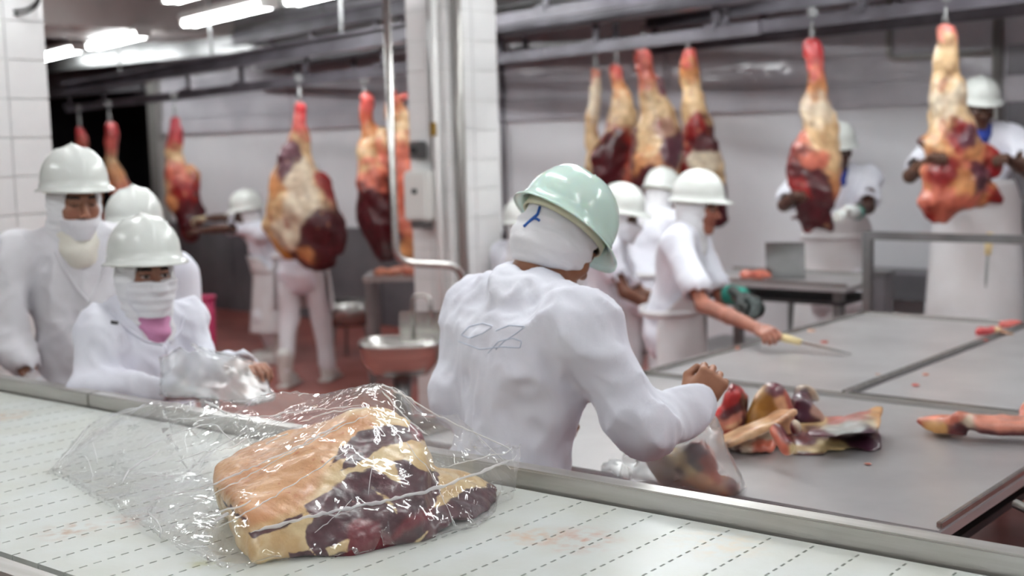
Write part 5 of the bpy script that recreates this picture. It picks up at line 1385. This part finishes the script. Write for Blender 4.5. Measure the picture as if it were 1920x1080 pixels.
# ------------------------------------------------------------------ things held
def knife(pa, pb, pc, w, label, handle_r=.014):
    e = empty('knife', tuple(pa), label=label, cat='knife')
    pa, pb, pc = (np.array(q, float) for q in (pa, pb, pc))
    MB().tube([(0, 0, 0), (pb - pa) * .5, pb - pa], [handle_r, handle_r * 1.25, handle_r], 8).build('handle', M['wood'], e, smooth=True)
    d = pc - pb; d /= np.linalg.norm(d); sd_ = np.cross(d, [0, 0, 1]); sd_ /= np.linalg.norm(sd_); n = np.cross(sd_, d)
    o = pb - pa; L = np.linalg.norm(pc - pb); V = []
    for t, hw in ((0, w*.8), (.3, w), (.75, w * .9), (1, .003)):
        for sx in (-1, 1):
            for sy in (-1, 1): V.append(o + d * L * t + sd_ * sx * hw + n * sy * .0012)
    Fs = []
    for i in range(3):
        a = i*4; Fs += [(a, a+1, a+5, a+4), (a+2, a+6, a+7, a+3), (a, a+4, a+6, a+2), (a+1, a+3, a+7, a+5)]
    Fs += [(0, 2, 3, 1), (12, 13, 15, 14)]
    MB().add(V, Fs).build('blade', M['blade'], e)
k0 = WZ(1452, 629, .915); k1 = WZ(1502, 642, .885); k2 = WZ(1596, 664, TZ + .012)
knife(k0, k1, k2, .016, 'knife with cream handle in the reaching man\'s hand')
k0 = W(1856, 436, 7.25); k1 = W(1852, 478, 7.25); k2 = W(1848, 540, 7.25)
knife(k0, k1, k2, .010, 'sharpening steel with wooden handle hanging on the long apron', .018)
# teal sleeve guard and mesh glove on the reaching man's other hand
e = empty('arm_guard', tuple(W(1370, 553, 6.45)), label='teal arm guard with dark mesh glove on the reaching man', cat='glove')
o = W(1370, 553, 6.45)
f = Field(.008).add(Cone(o, W(1388, 556, 6.35), .052, .05), .01); Vg, Fg = f.mesh(); ob('cuff', mesh_np('cuff', Vg - o, Fg), M['teal'], e)
f = Field(.007).add(Cone(W(1392, 560, 6.33), W(1412, 572, 6.25), .040, .046), .02).add(Ell(W(1420, 580, 6.22), .04), .02)
for i, (a_, b_) in enumerate((((1426, 570), (1420, 592)), ((1420, 575), (1412, 597)), ((1412, 578), (1404, 596)))): f.add(Cone(W(*a_, 6.19), W(*b_, 6.17), .014, .012), .006)
Vg, Fg = f.mesh(lambda P: .002 * Noise(7, 20)(P)); ob('mesh_glove', mesh_np('mesh_glove', Vg - o, Fg), M['glove_dark'], e)
e = empty('glove_cuff', tuple(W(1604, 398, 7.66)), label='pale glove cuff with teal rim on the man behind the ragged quarter', cat='glove')
o = W(1604, 398, 7.66); a1 = W(1588, 396, 7.55)
MB().tube([a1 - o, (0, 0, 0)], [.040, .044], 14).build('cuff', M['glove_white'], e, smooth=True)
MB().tube([(0, 0, 0), (o - a1) * .18], [.047, .047], 14).build('cuff_rim', M['teal'], e, smooth=True)

# ------------------------------------------------------------------ the other two bags
q = W(1290, 880, 3.28)
mp = [(lump([(1198, 848), (1212, 880), (1240, 905), (1300, 920), (1300, 850), (1240, 838)], 3.22, 3.38), .014, (96, 52, 58)),
      (lump([(1255, 850), (1250, 905), (1330, 925), (1352, 912), (1348, 860), (1322, 822), (1292, 828)], 3.16, 3.36), .014, (72, 34, 46)),
      (lump([(1325, 895), (1330, 926), (1372, 930), (1390, 915), (1375, 892), (1350, 885)], 3.18, 3.30), .012, (198, 150, 106)),
      pseg(1260, 858, 1298, 888, 6, (216, 190, 124)), pseg(1318, 828, 1342, 900, 9, (198, 84, 58)), pseg(1305, 905, 1345, 915, 14, (212, 156, 100)), pseg(1230, 885, 1280, 905, 13, (176, 146, 108)),
      pseg(1205, 850, 1232, 870, 9, (160, 96, 76)), pseg(1282, 865, 1310, 880, 7, (66, 26, 40)), pseg(1350, 905, 1375, 912, 8, (126, 66, 66)), pseg(1312, 850, 1330, 850, 6, (96, 40, 60))]
om, fm = meat_obj('beef_cut', mp, .0065, 301, 'beef cut inside the bag held by the worker in the mint hat', flat_z=TZ + .002, amp=(.006, .005))
vm = np.array([v.co for v in om.data.vertices])[::9] + np.array(om.location)
sup = [W(1328, 748, 3.24), W(1312, 770, 3.24), W(1345, 770, 3.22), W(1365, 830, 3.2), W(1398, 905, 3.24), W(1195, 840, 3.2), WZ(1130, 880, TZ + .01), WZ(1140, 860, TZ + .02), WZ(1405, 915, TZ + .004), WZ(1180, 915, TZ + .004)]
c_ = vm.mean(0); pts = np.concatenate([vm + (vm - c_) * .06, np.array(sup)]); pts[:, 2] = np.maximum(pts[:, 2], TZ + .003)
bv2, bf2 = bag_mesh(pts, fm, .02, seed=47, amp=.006, sag=.01, floor_z=TZ + .002)
o = bv2.mean(0); o[2] = TZ
e = empty('plastic_bag', tuple(o), label='clear plastic bag with meat held by the worker in the mint hat', cat='bag')
ob('bag_film', mesh_np('bag_film', bv2 - o, bf2), M['film_milky'], e)
q = [(Ell(W(492, 738, 3.94), (.03, .03, .025)), .02, (110, 40, 60)), (Ell(W(455, 742, 3.92), (.05, .05, .03)), .02, (200, 170, 160))]
om, fm = meat_obj('beef_cut', q, .007, 311, 'small dark cut of meat in the bag held by the masked woman', amp=(.004, .004))
sup = [W(468, 676, 4.00), W(440, 665, 3.98), W(350, 640, 3.94), W(300, 670, 3.90), W(322, 745, 3.80), W(400, 752, 3.76), W(470, 762, 3.76), W(520, 752, 3.88), W(512, 722, 3.96), W(490, 690, 4.00), W(420, 700, 3.84), W(300, 740, 3.82)]
bv2, bf2 = bag_mesh(np.array(sup), None, .02, seed=57, amp=.008, sag=.004)
o = bv2.mean(0)
e = empty('plastic_bag', tuple(o), label='clear plastic bag held by the masked woman', cat='bag')
ob('bag_film', mesh_np('bag_film', bv2 - o, bf2), M['film_milky'], e)
